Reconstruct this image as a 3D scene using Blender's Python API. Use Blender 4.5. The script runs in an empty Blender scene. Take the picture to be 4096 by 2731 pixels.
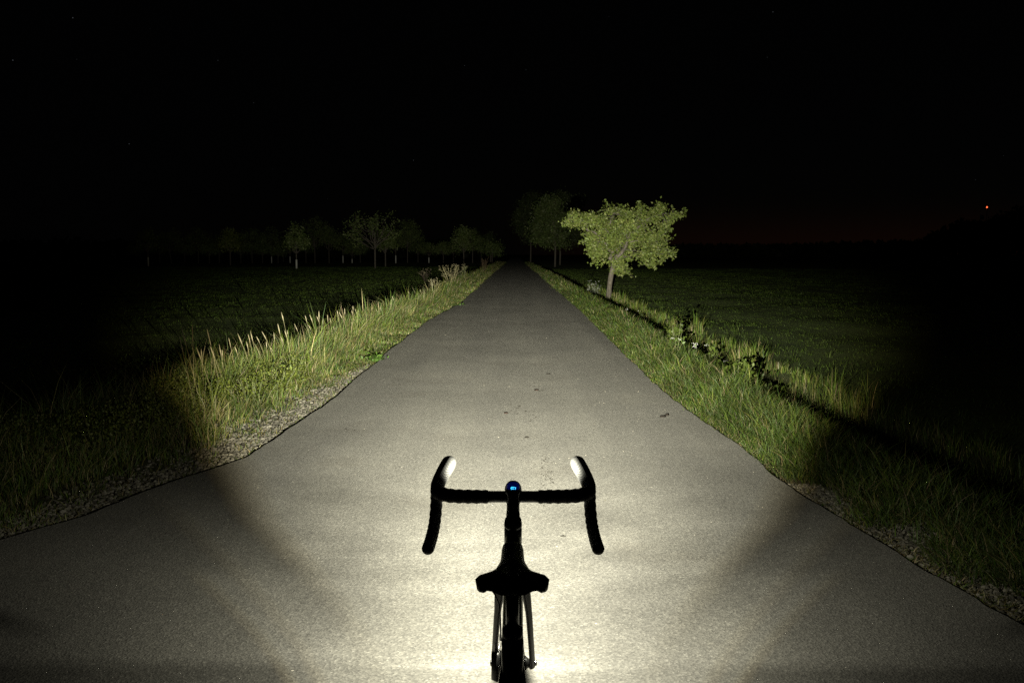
import bpy, bmesh, math, random
import numpy as np
from mathutils import Vector, Matrix

random.seed(7)
RNG = np.random.default_rng(11)
scene = bpy.context.scene
COL = scene.collection

# ------------------------------------------------------------------ camera
CAM_H, F_PX, CX, CY, HOR, VPX = 1.514, 3982.0, 2048.0, 1365.5, 1018.0, 2060.0
PITCH = math.atan((CY - HOR) / F_PX)
YAW = math.atan((VPX - CX) / F_PX)
cd = bpy.data.cameras.new('camera')
cam = bpy.data.objects.new('camera', cd); COL.objects.link(cam)
cd.sensor_width = 36.0; cd.lens = 36.0 * F_PX / 4096.0
cd.clip_start = 0.05; cd.clip_end = 6000.0
cam.location = (0, 0, CAM_H)
cam.rotation_euler = (math.pi / 2 - PITCH, 0, YAW)
scene.camera = cam

def ray(px, py):
    """direction of the photograph's pixel (4096 x 2731) in the world"""
    d = Vector(((px - CX) / F_PX, -(py - CY) / F_PX, -1.0))
    return (cam.rotation_euler.to_matrix() @ d)
def on_z(px, py, z=0.0):
    d = ray(px, py); t = (z - CAM_H) / d.z
    return Vector((0, 0, CAM_H)) + d * t
def at_y(px, py, y):
    d = ray(px, py); t = y / d.y
    return Vector((0, 0, CAM_H)) + d * t

# ------------------------------------------------------------------ night sky
world = bpy.data.worlds.new('World'); scene.world = world
world.use_nodes = True
world.cycles.sampling_method = 'NONE'
wt = world.node_tree; wt.nodes.clear()
def WN(t, **k):
    n = wt.nodes.new(t)
    for a, b in k.items(): setattr(n, a, b)
    return n
wout = WN('ShaderNodeOutputWorld')
sky = WN('ShaderNodeTexSky', sky_type='NISHITA', sun_disc=False)
sky.sun_elevation = math.radians(-9.0); sky.sun_rotation = math.radians(19.0)
bg = WN('ShaderNodeBackground'); bg.inputs['Strength'].default_value = 0.05
wt.links.new(sky.outputs[0], bg.inputs[0])
tc = WN('ShaderNodeTexCoord')
sep = WN('ShaderNodeSeparateXYZ'); wt.links.new(tc.outputs['Generated'], sep.inputs[0])
# town glow low over the horizon, to the right of the road
dot = WN('ShaderNodeVectorMath', operation='DOT_PRODUCT')
wt.links.new(tc.outputs['Generated'], dot.inputs[0])
dot.inputs[1].default_value = (math.sin(math.radians(18)), math.cos(math.radians(18)), 0.0)
az = WN('ShaderNodeMapRange', interpolation_type='SMOOTHSTEP')
az.inputs['From Min'].default_value = math.cos(math.radians(20)); az.inputs['From Max'].default_value = 1.0
wt.links.new(dot.outputs['Value'], az.inputs['Value'])
el = WN('ShaderNodeMapRange', interpolation_type='SMOOTHERSTEP')
el.inputs['From Min'].default_value = 0.065; el.inputs['From Max'].default_value = -0.01
wt.links.new(sep.outputs['Z'], el.inputs['Value'])
gl = WN('ShaderNodeMath', operation='MULTIPLY'); wt.links.new(az.outputs[0], gl.inputs[0]); wt.links.new(el.outputs[0], gl.inputs[1])
glc = WN('ShaderNodeBackground'); glc.inputs['Color'].default_value = (1, .27, .09, 1)
gls = WN('ShaderNodeMath', operation='MULTIPLY'); wt.links.new(gl.outputs[0], gls.inputs[0]); gls.inputs[1].default_value = 0.0030
wt.links.new(gls.outputs[0], glc.inputs['Strength'])
# stars
vor = WN('ShaderNodeTexVoronoi', feature='F1'); vor.inputs['Scale'].default_value = 62.0
wt.links.new(tc.outputs['Generated'], vor.inputs['Vector'])
st = WN('ShaderNodeMapRange'); st.inputs['From Min'].default_value = 0.034; st.inputs['From Max'].default_value = 0.018
wt.links.new(vor.outputs['Distance'], st.inputs['Value'])
wn = WN('ShaderNodeSeparateColor'); wt.links.new(vor.outputs['Color'], wn.inputs[0])
pw = WN('ShaderNodeMath', operation='POWER'); wt.links.new(wn.outputs[0], pw.inputs[0]); pw.inputs[1].default_value = 5.0
sm = WN('ShaderNodeMath', operation='MULTIPLY'); wt.links.new(st.outputs[0], sm.inputs[0]); wt.links.new(pw.outputs[0], sm.inputs[1])
up = WN('ShaderNodeMapRange'); up.inputs['From Min'].default_value = 0.02; up.inputs['From Max'].default_value = 0.12
wt.links.new(sep.outputs['Z'], up.inputs['Value'])
sm2 = WN('ShaderNodeMath', operation='MULTIPLY'); wt.links.new(sm.outputs[0], sm2.inputs[0]); wt.links.new(up.outputs[0], sm2.inputs[1])
sm3 = WN('ShaderNodeMath', operation='MULTIPLY'); wt.links.new(sm2.outputs[0], sm3.inputs[0]); sm3.inputs[1].default_value = 0.12
stb = WN('ShaderNodeBackground'); stb.inputs['Color'].default_value = (.85, .92, 1, 1); wt.links.new(sm3.outputs[0], stb.inputs['Strength'])
base = WN('ShaderNodeBackground'); base.inputs['Color'].default_value = (.8, .85, .9, 1); base.inputs['Strength'].default_value = 0.00050
ad = None
for b in (glc, stb, base):
    a = WN('ShaderNodeAddShader')
    wt.links.new((ad or bg).outputs[0], a.inputs[0]); wt.links.new(b.outputs[0], a.inputs[1]); ad = a
wt.links.new(ad.outputs[0], wout.inputs[0])

# ------------------------------------------------------------------ exposure
scene.view_settings.view_transform = 'Standard'
scene.view_settings.look = 'None'
scene.view_settings.exposure = 0.0
scene.view_settings.gamma = 1.0
scene.view_settings.use_curve_mapping = False
scene.cycles.max_bounces = 5
scene.cycles.diffuse_bounces = 3
scene.cycles.use_denoising = False

# ------------------------------------------------------------------ bicycle headlight (the one lit lamp)
LAMP = Vector((-0.005, 2.748, 0.868))
ld = bpy.data.lights.new('headlight_beam', 'POINT')
ld.energy = 4 * math.pi * math.pi; ld.shadow_soft_size = 0.010
ld.use_nodes = True
beam = bpy.data.objects.new('headlight_beam', ld); COL.objects.link(beam); beam.location = LAMP
lt = ld.node_tree; lt.nodes.clear()
def LN(t, **k):
    n = lt.nodes.new(t)
    for a, b in k.items(): setattr(n, a, b)
    return n
def LM(op, a, b=None, clamp=False):
    n = LN('ShaderNodeMath', operation=op); n.use_clamp = clamp
    for i, v in enumerate((a, b)):
        if v is None: continue
        if isinstance(v, (int, float)): n.inputs[i].default_value = v
        else: lt.links.new(v, n.inputs[i])
    return n.outputs[0]
lo = LN('ShaderNodeOutputLight'); le = LN('ShaderNodeEmission')
lt.links.new(le.outputs[0], lo.inputs[0])
ltc = LN('ShaderNodeTexCoord'); lsep = LN('ShaderNodeSeparateXYZ'); lt.links.new(ltc.outputs['Normal'], lsep.inputs[0])
X, Y, Z = lsep.outputs
BEAM_SIGN = 1.0
X = LM('MULTIPLY', X, BEAM_SIGN); Y = LM('MULTIPLY', Y, BEAM_SIGN); Z = LM('MULTIPLY', Z, BEAM_SIGN)
DEG = 180 / math.pi
H = LM('MULTIPLY', LM('ARCSINE', X), DEG)
V = LM('MULTIPLY', LM('ARCTAN2', Z, Y), DEG)
aV = LM('ABSOLUTE', V); aH = LM('ABSOLUTE', H)
S = LM('ADD', LM('MULTIPLY', LM('MULTIPLY', LM('SIGN', V), LM('POWER', LM('DIVIDE', aV, 180.0), 0.5)), 0.5), 0.5)
def vcurve(points, lo_, hi_):
    n = LN('ShaderNodeFloatCurve'); lt.links.new(S, n.inputs['Value'])
    c = n.mapping.curves[0]
    pts = []
    for v, y in points:
        s = .5 + .5 * math.copysign(math.sqrt(abs(v) / 180.0), v)
        pts.append((s, (y - lo_) / (hi_ - lo_)))
    c.points[0].location = pts[0]; c.points[-1].location = pts[-1]
    for p in pts[1:-1]: c.points.new(*p)
    for p in c.points: p.handle_type = 'VECTOR'
    n.mapping.update()
    return LM('ADD', LM('MULTIPLY', n.outputs[0], hi_ - lo_), lo_)
HOT = [(-180, -1), (-75, -1), (-60, .2), (-52, .75), (-49.6, .85), (-48.0, 1.20), (-46.8, 1.03), (-44, .88), (-36, 1.15), (-30, 1.40), (-25, 1.61), (-20, 1.85), (-17, 1.96), (-12, 2.24), (-9.6, 2.41), (-6.5, 2.63), (-5, 2.78), (-3.8, 2.95),
       (-2.6, 3.13), (-1.65, 3.35), (-.9, 3.50), (-.3, 3.52), (.5, 3.54), (3, 3.50), (5, 3.25), (8, 2.3), (12, 1.3), (25, .0), (60, -1), (180, -1)]
WID = [(-180, 14), (-60, 14), (-40, 19), (-30, 19), (-18, 22), (-8, 22), (-4.5, 21), (-3, 20), (-1.8, 14), (-.7, 13), (.5, 16), (3, 16), (10, 14), (180, 20)]
EDGE = [(-180, 25), (-40, 24.5), (-27, 25.5), (-17, 26.6), (-10, 24.5), (-5, 24), (-2.5, 22.3), (-1, 21.3), (3, 21), (180, 21)]
Lh = vcurve(HOT, -1, 4); Wd = vcurve(WID, 0, 30); Ed = vcurve(EDGE, 0, 30)
aE = LM('SUBTRACT', aH, Ed)
hw = LM('DIVIDE', H, Wd)
Lg = LM('SUBTRACT', Lh, LM('MULTIPLY', LM('MULTIPLY', hw, hw), 0.434))
hot = LM('POWER', 10.0, Lg)
def smooth(x, a, b):
    n = LN('ShaderNodeMapRange', interpolation_type='SMOOTHSTEP')
    n.inputs['From Min'].default_value = a; n.inputs['From Max'].default_value = b
    lt.links.new(x, n.inputs['Value']); return n.outputs[0]
# faint lens streaks
ntx = LN('ShaderNodeTexNoise'); ntx.inputs['Scale'].default_value = 1.0; ntx.inputs['Detail'].default_value = 2.0
cmb = LN('ShaderNodeCombineXYZ'); lt.links.new(LM('MULTIPLY', H, .07), cmb.inputs[0]); lt.links.new(LM('MULTIPLY', V, .30), cmb.inputs[1])
lt.links.new(cmb.outputs[0], ntx.inputs['Vector'])
strk = LM('ADD', LM('MULTIPLY', ntx.outputs[0], 1.1), 0.45)
deep = smooth(V, -9.0, -16.0)
strk = LM('ADD', LM('MULTIPLY', LM('SUBTRACT', strk, 1.0), deep), 1.0)
hot = LM('MULTIPLY', hot, strk)
# wide spill
spl = LM('ADD', LM('MULTIPLY', smooth(aH, 66.0, 21.0), 4.6), .7)
sv = smooth(V, 4.0, -3.0); sv2 = smooth(V, -50.0, -44.0)
spill_v = LM('ADD', LM('MULTIPLY', LM('MULTIPLY', sv, LM('ADD', LM('MULTIPLY', sv2, .5), .5)), 0.95), 0.10)
near = LM('ADD', LM('MULTIPLY', smooth(V, -12.0, -24.0), 0.45), 0.72)
spill = LM('MULTIPLY', LM('MULTIPLY', spl, spill_v), near)
side = LM('MULTIPLY', LM('MULTIPLY', smooth(aH, 50.0, 62.0), smooth(V, -35.0, -12.0)), LM('MULTIPLY', smooth(Y, -.03, .27), .75))
spill = LM('ADD', LM('MULTIPLY', spill, smooth(Y, .03, .16)), side)
aE = LM('MULTIPLY', aE, LM('SUBTRACT', 1.0, LM('MULTIPLY', smooth(V, -8.5, -5.0), .42)))
chan = []
for off, g in ((0.12, 1.0), (0.0, .97), (-0.22, .77)):
    m = LM('MULTIPLY', smooth(aE, 2.3 + off, -2.6 + off), smooth(Y, .02, .14))
    s2 = LM('MULTIPLY', smooth(aH, 34.2 + off, 31.4 + off), smooth(V, -12.0, -18.0))
    s3 = LM('MULTIPLY', smooth(aH, 37.9 + off, 35.5 + off), smooth(V, -23.0, -27.0))
    extra = LM('ADD', LM('MULTIPLY', s2, 2.2), LM('MULTIPLY', s3, 2.2))
    inner = LM('ADD', LM('MULTIPLY', hot, m), LM('ADD', spill, extra))
    chan.append(LM('MULTIPLY', inner, g))
cc = LN('ShaderNodeCombineColor')
for i in range(3): lt.links.new(chan[i], cc.inputs[i])
lt.links.new(cc.outputs[0], le.inputs['Color']); le.inputs['Strength'].default_value = 1.0

# ------------------------------------------------------------------ helpers
def tag(o, label=None, cat=None, group=None, kind=None):
    for k, v in (('label', label), ('category', cat), ('group', group), ('kind', kind)):
        if v: o[k] = v
    return o
def empty(name, loc, label=None, cat=None, group=None):
    o = bpy.data.objects.new(name, None); COL.objects.link(o); o.location = loc
    o.empty_display_size = .1
    return tag(o, label, cat, group)
def mesh_obj(name, V_, faces, mat, parent=None, smooth_=True, colors=None, origin=None, tris=None):
    """one mesh object; V_ in world metres, moved into the parent's frame"""
    V_ = np.asarray(V_, dtype=np.float32)
    if origin is None and parent is not None:
        p = parent; origin = np.zeros(3)
        while p is not None: origin = origin + np.array(p.location); p = p.parent
    if origin is not None: V_ = V_ - np.asarray(origin, dtype=np.float32)
    me = bpy.data.meshes.new(name)
    if tris is not None:
        T = np.asarray(tris, dtype=np.int32)
        me.vertices.add(len(V_)); me.vertices.foreach_set('co', V_.ravel())
        me.loops.add(T.size); me.loops.foreach_set('vertex_index', T.ravel())
        me.polygons.add(len(T))
        me.polygons.foreach_set('loop_start', np.arange(0, T.size, 3, dtype=np.int32))
        me.update(calc_edges=True)
    else:
        me.from_pydata(V_.tolist(), [], faces)
    if smooth_: me.polygons.foreach_set('use_smooth', np.ones(len(me.polygons), dtype=bool))
    if colors is not None:
        at = me.color_attributes.new('col', 'FLOAT_COLOR', 'POINT')
        c4 = np.ones((len(V_), 4), dtype=np.float32); c4[:, :3] = colors
        at.data.foreach_set('color', c4.ravel())
    me.materials.append(mat)
    o = bpy.data.objects.new(name, me); COL.objects.link(o)
    if parent is not None: o.parent = parent
    elif origin is not None: o.location = origin
    return o

class MB:
    """collects shapes, then links them as one mesh object"""
    def __init__(self): self.v = []; self.f = []
    def add(self, v, f):
        n = len(self.v); self.v += [tuple(p) for p in v]; self.f += [tuple(i + n for i in q) for q in f]; return self
    def rings(self, rings, cap=True, closed=False):
        n = len(rings[0]); v = [p for r in rings for p in r]; f = []
        m = len(rings)
        for i in range(m if closed else m - 1):
            a, b = i * n, ((i + 1) % m) * n
            for j in range(n): k = (j + 1) % n; f.append((a + j, a + k, b + k, b + j))
        if cap and not closed:
            f.append(tuple(range(n))[::-1]); f.append(tuple((m - 1) * n + j for j in range(n)))
        return self.add(v, f)
    def tube(self, pts, r, n=12, sub=1, flat=1.0, cap=True, rfun=None):
        pts = [Vector(p) for p in pts]
        rr = r if isinstance(r, (list, tuple)) else [r] * len(pts)
        if sub > 1:
            P, R = [], []
            for i in range(len(pts) - 1):
                p0, p1, p2, p3 = pts[max(i - 1, 0)], pts[i], pts[i + 1], pts[min(i + 2, len(pts) - 1)]
                for s in range(sub):
                    t = s / sub
                    P.append(.5 * ((2 * p1) + (-p0 + p2) * t + (2 * p0 - 5 * p1 + 4 * p2 - p3) * t * t + (-p0 + 3 * p1 - 3 * p2 + p3) * t ** 3))
                    R.append(rr[i] * (1 - t) + rr[i + 1] * t)
            P.append(pts[-1]); R.append(rr[-1]); pts, rr = P, R
        if rfun:
            L = 0; R = []
            for i, p in enumerate(pts):
                if i: L += (p - pts[i - 1]).length
                R.append(rr[i] * rfun(L))
            rr = R
        rings = []; nrm = None
        for i, p in enumerate(pts):
            t = (pts[min(i + 1, len(pts) - 1)] - pts[max(i - 1, 0)]).normalized()
            if nrm is None:
                nrm = t.cross(Vector((0, 0, 1)) if abs(t.z) < .9 else Vector((1, 0, 0))).normalized()
            nrm = (nrm - t * nrm.dot(t)).normalized(); b = t.cross(nrm)
            rings.append([p + nrm * (math.cos(a) * rr[i]) + b * (math.sin(a) * rr[i] * flat) for a in [2 * math.pi * j / n for j in range(n)]])
        return self.rings(rings, cap)
    def disc(self, c, axis, r0, r1, w, n=32):
        """a flat washer round an axis"""
        axis = Vector(axis).normalized(); u = axis.orthogonal().normalized(); v = axis.cross(u); c = Vector(c)
        rs = []
        for rad, s in ((r0, -w / 2), (r1, -w / 2), (r1, w / 2), (r0, w / 2)):
            rs.append([c + axis * s + (u * math.cos(a) + v * math.sin(a)) * rad for a in [2 * math.pi * j / n for j in range(n)]])
        return self.rings(rs, closed=True)
    def lathe(self, c, axis, prof, n=24, up=None):
        axis = Vector(axis).normalized(); u = axis.orthogonal().normalized(); v = axis.cross(u); c = Vector(c)
        return self.rings([[c + axis * s + (u * math.cos(a) + v * math.sin(a)) * rad for a in [2 * math.pi * j / n for j in range(n)]] for s, rad in prof])
    def torus(self, c, axis, R, r, n=64, m=12, flat=1.0):
        axis = Vector(axis).normalized(); u = axis.orthogonal().normalized(); v = axis.cross(u); c = Vector(c); rs = []
        for i in range(n):
            a = 2 * math.pi * i / n; d = u * math.cos(a) + v * math.sin(a)
            rs.append([c + d * (R + r * math.cos(b)) + axis * (r * flat * math.sin(b)) for b in [2 * math.pi * j / m for j in range(m)]])
        return self.rings(rs, closed=True)
    def box(self, c, s, bev=0.0):
        x, y, z = [q / 2 for q in s]; b = min(bev, x * .9, y * .9, z * .9)
        if b <= 0:
            v = [(i * x, j * y, k * z) for k in (-1, 1) for j in (-1, 1) for i in (-1, 1)]
            f = [(0, 2, 3, 1), (4, 5, 7, 6), (0, 1, 5, 4), (2, 6, 7, 3), (0, 4, 6, 2), (1, 3, 7, 5)]
            return self.add([(p[0] + c[0], p[1] + c[1], p[2] + c[2]) for p in v], f)
        def ring(ix, iy, z_):
            return [(c[0] + sx * px, c[1] + sy * py, c[2] + z_) for sx, sy, px, py in
                    ((1, 1, ix, iy - b), (1, 1, ix - b, iy), (-1, 1, ix - b, iy), (-1, 1, ix, iy - b), (-1, -1, ix, iy - b), (-1, -1, ix - b, iy), (1, -1, ix - b, iy), (1, -1, ix, iy - b))]
        return self.rings([ring(x - b, y - b, -z), ring(x, y, -z + b), ring(x, y, z - b), ring(x - b, y - b, z)])
    def build(self, name, mat, parent=None, smooth_=True):
        return mesh_obj(name, self.v, self.f, mat, parent, smooth_)

# ------------------------------------------------------------------ materials
def mat(name, color=(.5, .5, .5), rough=.6, spec=.5, metal=0.0, build=None, diffrough=0.0):
    m = bpy.data.materials.new(name); m.use_nodes = True
    t = m.node_tree; p = t.nodes['Principled BSDF']
    p.inputs['Base Color'].default_value = (*color, 1); p.inputs['Roughness'].default_value = rough
    p.inputs['Specular IOR Level'].default_value = spec; p.inputs['Metallic'].default_value = metal
    if 'Diffuse Roughness' in p.inputs: p.inputs['Diffuse Roughness'].default_value = diffrough
    if build: build(t, p)
    return m
def N(t, typ, **k):
    n = t.nodes.new(typ)
    for a, b in k.items(): setattr(n, a, b)
    return n
def noise(t, scale, detail=4, rough=.55, vec=None):
    n = N(t, 'ShaderNodeTexNoise'); n.inputs['Scale'].default_value = scale; n.inputs['Detail'].default_value = detail; n.inputs['Roughness'].default_value = rough
    if vec is not None: t.links.new(vec, n.inputs['Vector'])
    return n
def ramp(t, src, stops):
    r = N(t, 'ShaderNodeValToRGB'); t.links.new(src, r.inputs[0])
    e = r.color_ramp.elements
    while len(e) < len(stops): e.new(.5)
    for q, (pos, c) in zip(e, stops):
        q.position = pos; q.color = (*c, 1) if len(c) == 3 else c
    return r
def mixc(t, fac, a, b, mode='MIX'):
    n = N(t, 'ShaderNodeMix', data_type='RGBA', blend_type=mode)
    for i, v in ((0, fac), (6, a), (7, b)):
        if isinstance(v, (int, float)): n.inputs[i].default_value = v
        elif isinstance(v, tuple): n.inputs[i].default_value = (*v, 1)
        else: t.links.new(v, n.inputs[i])
    return n.outputs[2]
def bump(t, p, h, strength, dist):
    b = N(t, 'ShaderNodeBump'); b.inputs['Strength'].default_value = strength; b.inputs['Distance'].default_value = dist
    t.links.new(h, b.inputs['Height']); t.links.new(b.outputs[0], p.inputs['Normal']); return b

def asphalt_nodes(t, p):
    tcn = N(t, 'ShaderNodeTexCoord'); vec = tcn.outputs['Object']
    fine = noise(t, 70, 6, .75, vec); vo = N(t, 'ShaderNodeTexVoronoi'); vo.inputs['Scale'].default_value = 120
    t.links.new(vec, vo.inputs['Vector'])
    agg = ramp(t, vo.outputs['Color'], [(0, (.064, .062, .058)), (.45, (.092, .089, .082)), (.8, (.122, .118, .108)), (1, (.18, .174, .16))])
    f2 = ramp(t, fine.outputs[0], [(.28, (.68, .68, .68)), (.5, (1, 1, 1)), (.72, (1.36, 1.34, 1.30))])
    c = mixc(t, .8, agg.outputs[0], f2.outputs[0], 'MULTIPLY')
    big = noise(t, .55, 5, .6, vec); bl = ramp(t, big.outputs[0], [(.25, (.80, .80, .80)), (.55, (1.02, 1.02, 1.02)), (.8, (1.16, 1.15, 1.12))])
    c = mixc(t, 1.0, c, bl.outputs[0], 'MULTIPLY')
    # long faint wheel tracks, polished a little darker
    mp = N(t, 'ShaderNodeMapping'); mp.inputs['Scale'].default_value = (1.1, .05, 1); t.links.new(vec, mp.inputs[0])
    tr = noise(t, 1.6, 3, .5, mp.outputs[0]); trr = ramp(t, tr.outputs[0], [(.3, (.86, .86, .87)), (.65, (1.06, 1.06, 1.05))])
    c = mixc(t, 1.0, c, trr.outputs[0], 'MULTIPLY')
    sn = noise(t, 1.15, 3, .5, vec); sr_ = ramp(t, sn.outputs[0], [(.58, (1, 1, 1)), (.70, (.91, .90, .89)), (.82, (.84, .83, .82))])
    c = mixc(t, 1.0, c, sr_.outputs[0], 'MULTIPLY')
    # scattered pale chippings and dark pits
    v2 = N(t, 'ShaderNodeTexVoronoi'); v2.inputs['Scale'].default_value = 9.0; t.links.new(vec, v2.inputs['Vector'])
    ch = N(t, 'ShaderNodeMath', operation='LESS_THAN'); t.links.new(v2.outputs['Distance'], ch.inputs[0]); ch.inputs[1].default_value = .045
    cs = N(t, 'ShaderNodeSeparateColor'); t.links.new(v2.outputs['Color'], cs.inputs[0])
    gt = N(t, 'ShaderNodeMath', operation='GREATER_THAN'); t.links.new(cs.outputs[0], gt.inputs[0]); gt.inputs[1].default_value = .7
    am = N(t, 'ShaderNodeMath', operation='MULTIPLY'); t.links.new(ch.outputs[0], am.inputs[0]); t.links.new(gt.outputs[0], am.inputs[1])
    c = mixc(t, am.outputs[0], c, (.34, .32, .28))
    lt_ = N(t, 'ShaderNodeMath', operation='LESS_THAN'); t.links.new(cs.outputs[0], lt_.inputs[0]); lt_.inputs[1].default_value = .22
    am2 = N(t, 'ShaderNodeMath', operation='MULTIPLY'); t.links.new(ch.outputs[0], am2.inputs[0]); t.links.new(lt_.outputs[0], am2.inputs[1])
    c = mixc(t, am2.outputs[0], c, (.022, .021, .02))
    t.links.new(c, p.inputs['Base Color'])
    ad_ = N(t, 'ShaderNodeMath', operation='ADD'); t.links.new(fine.outputs[0], ad_.inputs[0]); t.links.new(vo.outputs['Distance'], ad_.inputs[1])
    bump(t, p, ad_.outputs[0], 1.0, .0044)
M_asphalt = mat('asphalt', rough=.78, spec=.35, build=asphalt_nodes, diffrough=1.0)

def ground_nodes(t, p):
    tcn = N(t, 'ShaderNodeTexCoord'); vec = tcn.outputs['Object']
    a = N(t, 'ShaderNodeVertexColor', layer_name='col')
    n1 = noise(t, 14, 6, .7, vec); r1 = ramp(t, n1.outputs[0], [(.25, (.35, .35, .32)), (.55, (1, 1, 1)), (.8, (1.7, 1.65, 1.5))])
    n2 = noise(t, .35, 4, .6, vec); r2 = ramp(t, n2.outputs[0], [(.3, (.6, .62, .6)), (.65, (1.25, 1.22, 1.15))])
    c = mixc(t, 1.0, a.outputs[0], r1.outputs[0], 'MULTIPLY'); c = mixc(t, 1.0, c, r2.outputs[0], 'MULTIPLY')
    t.links.new(c, p.inputs['Base Color'])
    bump(t, p, n1.outputs[0], 1.0, .05)
M_ground = mat('earth_and_turf', rough=.95, spec=.15, build=ground_nodes, diffrough=1.0)

def attr_nodes(t, p, trans=.25, jitter=14):
    a = N(t, 'ShaderNodeVertexColor', layer_name='col')
    t.links.new(a.outputs[0], p.inputs['Base Color'])
    tr = N(t, 'ShaderNodeBsdfTranslucent'); t.links.new(a.outputs[0], tr.inputs[0])
    mx = N(t, 'ShaderNodeMixShader'); mx.inputs[0].default_value = trans
    o = t.nodes['Material Output']
    t.links.new(p.outputs[0], mx.inputs[1]); t.links.new(tr.outputs[0], mx.inputs[2]); t.links.new(mx.outputs[0], o.inputs[0])
M_grass = mat('grass_blade', rough=.5, spec=.22, build=lambda t, p: attr_nodes(t, p, .22))
M_leaf = mat('leaf', rough=.5, spec=.3, build=lambda t, p: attr_nodes(t, p, .2))
def stone_nodes(t, p):
    a = N(t, 'ShaderNodeVertexColor', layer_name='col'); tcn = N(t, 'ShaderNodeTexCoord')
    n1 = noise(t, 160, 4, .6, tcn.outputs['Object']); r = ramp(t, n1.outputs[0], [(.3, (.75, .75, .75)), (.7, (1.15, 1.14, 1.1))])
    t.links.new(mixc(t, 1.0, a.outputs[0], r.outputs[0], 'MULTIPLY'), p.inputs['Base Color']); bump(t, p, n1.outputs[0], .4, .004)
M_stone = mat('limestone_chipping', rough=.9, spec=.2, build=stone_nodes, diffrough=.8)
def bark_nodes(t, p):
    tcn = N(t, 'ShaderNodeTexCoord'); mp = N(t, 'ShaderNodeMapping'); mp.inputs['Scale'].default_value = (1, 1, .25); t.links.new(tcn.outputs['Object'], mp.inputs[0])
    n1 = noise(t, 26, 6, .7, mp.outputs[0]); r = ramp(t, n1.outputs[0], [(.3, (.035, .029, .023)), (.52, (.10, .088, .073)), (.75, (.18, .165, .14))])
    t.links.new(r.outputs[0], p.inputs['Base Color']); bump(t, p, n1.outputs[0], .9, .03)
M_bark = mat('bark', rough=.9, spec=.15, build=bark_nodes)
M_guard = mat('white_trunk_guard', (.62, .62, .58), .7, .2, build=lambda t, p: bump(t, p, noise(t, 20).outputs[0], .3, .01))
def worn(base, amount=.3, scale=40):
    def f(t, p):
        tcn = N(t, 'ShaderNodeTexCoord'); n = noise(t, scale, 5, .6, tcn.outputs['Object'])
        lo_ = tuple(c * (1 - amount) for c in base); hi_ = tuple(c * (1 + amount) for c in base)
        r = ramp(t, n.outputs[0], [(.3, lo_), (.7, hi_)]); t.links.new(r.outputs[0], p.inputs['Base Color'])
    return f
M_paint = mat('black_frame_paint', (.006, .006, .007), .33, .5, build=worn((.006, .006, .007)))
M_tape = mat('bar_tape', (.012, .012, .012), .75, .3, build=lambda t, p: bump(t, p, noise(t, 600, 2).outputs[0], .25, .001))
def hood_nodes(t, p):
    tcn = N(t, 'ShaderNodeTexCoord')
    w = N(t, 'ShaderNodeTexWave', wave_type='RINGS', rings_direction='SPHERICAL'); w.inputs['Scale'].default_value = 95; w.inputs['Distortion'].default_value = .6
    mp = N(t, 'ShaderNodeMapping'); t.links.new(tcn.outputs['Object'], mp.inputs[0]); mp.inputs['Location'].default_value = (0, -.30, -.80)
    t.links.new(mp.outputs[0], w.inputs['Vector']); bump(t, p, w.outputs[1], .55, .0012)
M_hood = mat('hood_rubber', (.055, .055, .054), .5, .5, build=hood_nodes)
M_vinyl = mat('saddle_cover', (.018, .018, .017), .42, .4, build=lambda t, p: bump(t, p, noise(t, 900, 2).outputs[0], .12, .0006))
M_plastic = mat('black_plastic', (.012, .012, .012), .4, .5, build=worn((.012, .012, .012)))
M_steel = mat('steel', (.55, .55, .55), .3, .5, 1.0, build=worn((.5, .5, .5), .2))
M_carbon = mat('carbon_tube', (.01, .01, .01), .3, .5, build=worn((.012, .012, .012), .7, 120))
M_tyre = mat('tyre_rubber', (.02, .02, .02), .85, .3, build=lambda t, p: bump(t, p, noise(t, 200).outputs[0], .4, .003))
def emit(name, col, s):
    m = mat(name, col, .4); p = m.node_tree.nodes['Principled BSDF']
    p.inputs['Emission Color'].default_value = (*col, 1); p.inputs['Emission Strength'].default_value = s
    m.cycles.emission_sampling = 'NONE'
    return m
M_letters = emit('blue_lettering_light', (.05, .55, 1.0), 2.2)
M_button = emit('blue_button_glow', (.0, .012, .30), .11)
M_redlamp = emit('red_beacon_lamp', (1.0, .10, .03), 4.0)
M_reflector_glow = emit('white_reflector_glow', (1.0, .9, .6), .30)  # added emission standing in for headlight thrown back by reflectors

# ------------------------------------------------------------------ lie of the land
def px_edge(pts):
    w = [on_z(a * 4096 / 2352, b * 4096 / 2352) for a, b in pts]
    w.sort(key=lambda p: p.y)
    return np.array([p.y for p in w]), np.array([p.x for p in w])
LY, LX = px_edge([(0, 1238), (190, 1185), (390, 1105), (480, 1077), (560, 1050), (680, 975), (740, 935), (800, 885), (860, 835), (900, 800), (985, 735), (1060, 695)])
RY, RX = px_edge([(2352, 1432), (2307, 1406), (2118, 1303), (2031, 1250), (1891, 1165), (1805, 1110), (1720, 1040), (1650, 990), (1530, 905), (1430, 810), (1385, 765), (1340, 720)])
LY = np.concatenate([[-30, 0, 2.0, 4.0], LY, [45, 80, 2000]]); LX = np.concatenate([[-40, -9.5, -5.8, -3.7], LX, [-1.75, -1.85, -1.9]])
RY = np.concatenate([[-30, 0, 2.0, 3.2], RY, [45, 80, 2000]]); RX = np.concatenate([[14, 4.2, 3.1, 2.45], RX, [1.78, 1.85, 1.85]])
def EL(y): return np.interp(y, LY, LX) + .012 * np.sin(y * 1.9) + .004 * np.sin(y * 7.7 + 1)
def ER(y): return np.interp(y, RY, RX) + .008 * np.sin(y * 2.3 + 2) + .006 * np.sin(y * 8.9)
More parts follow.
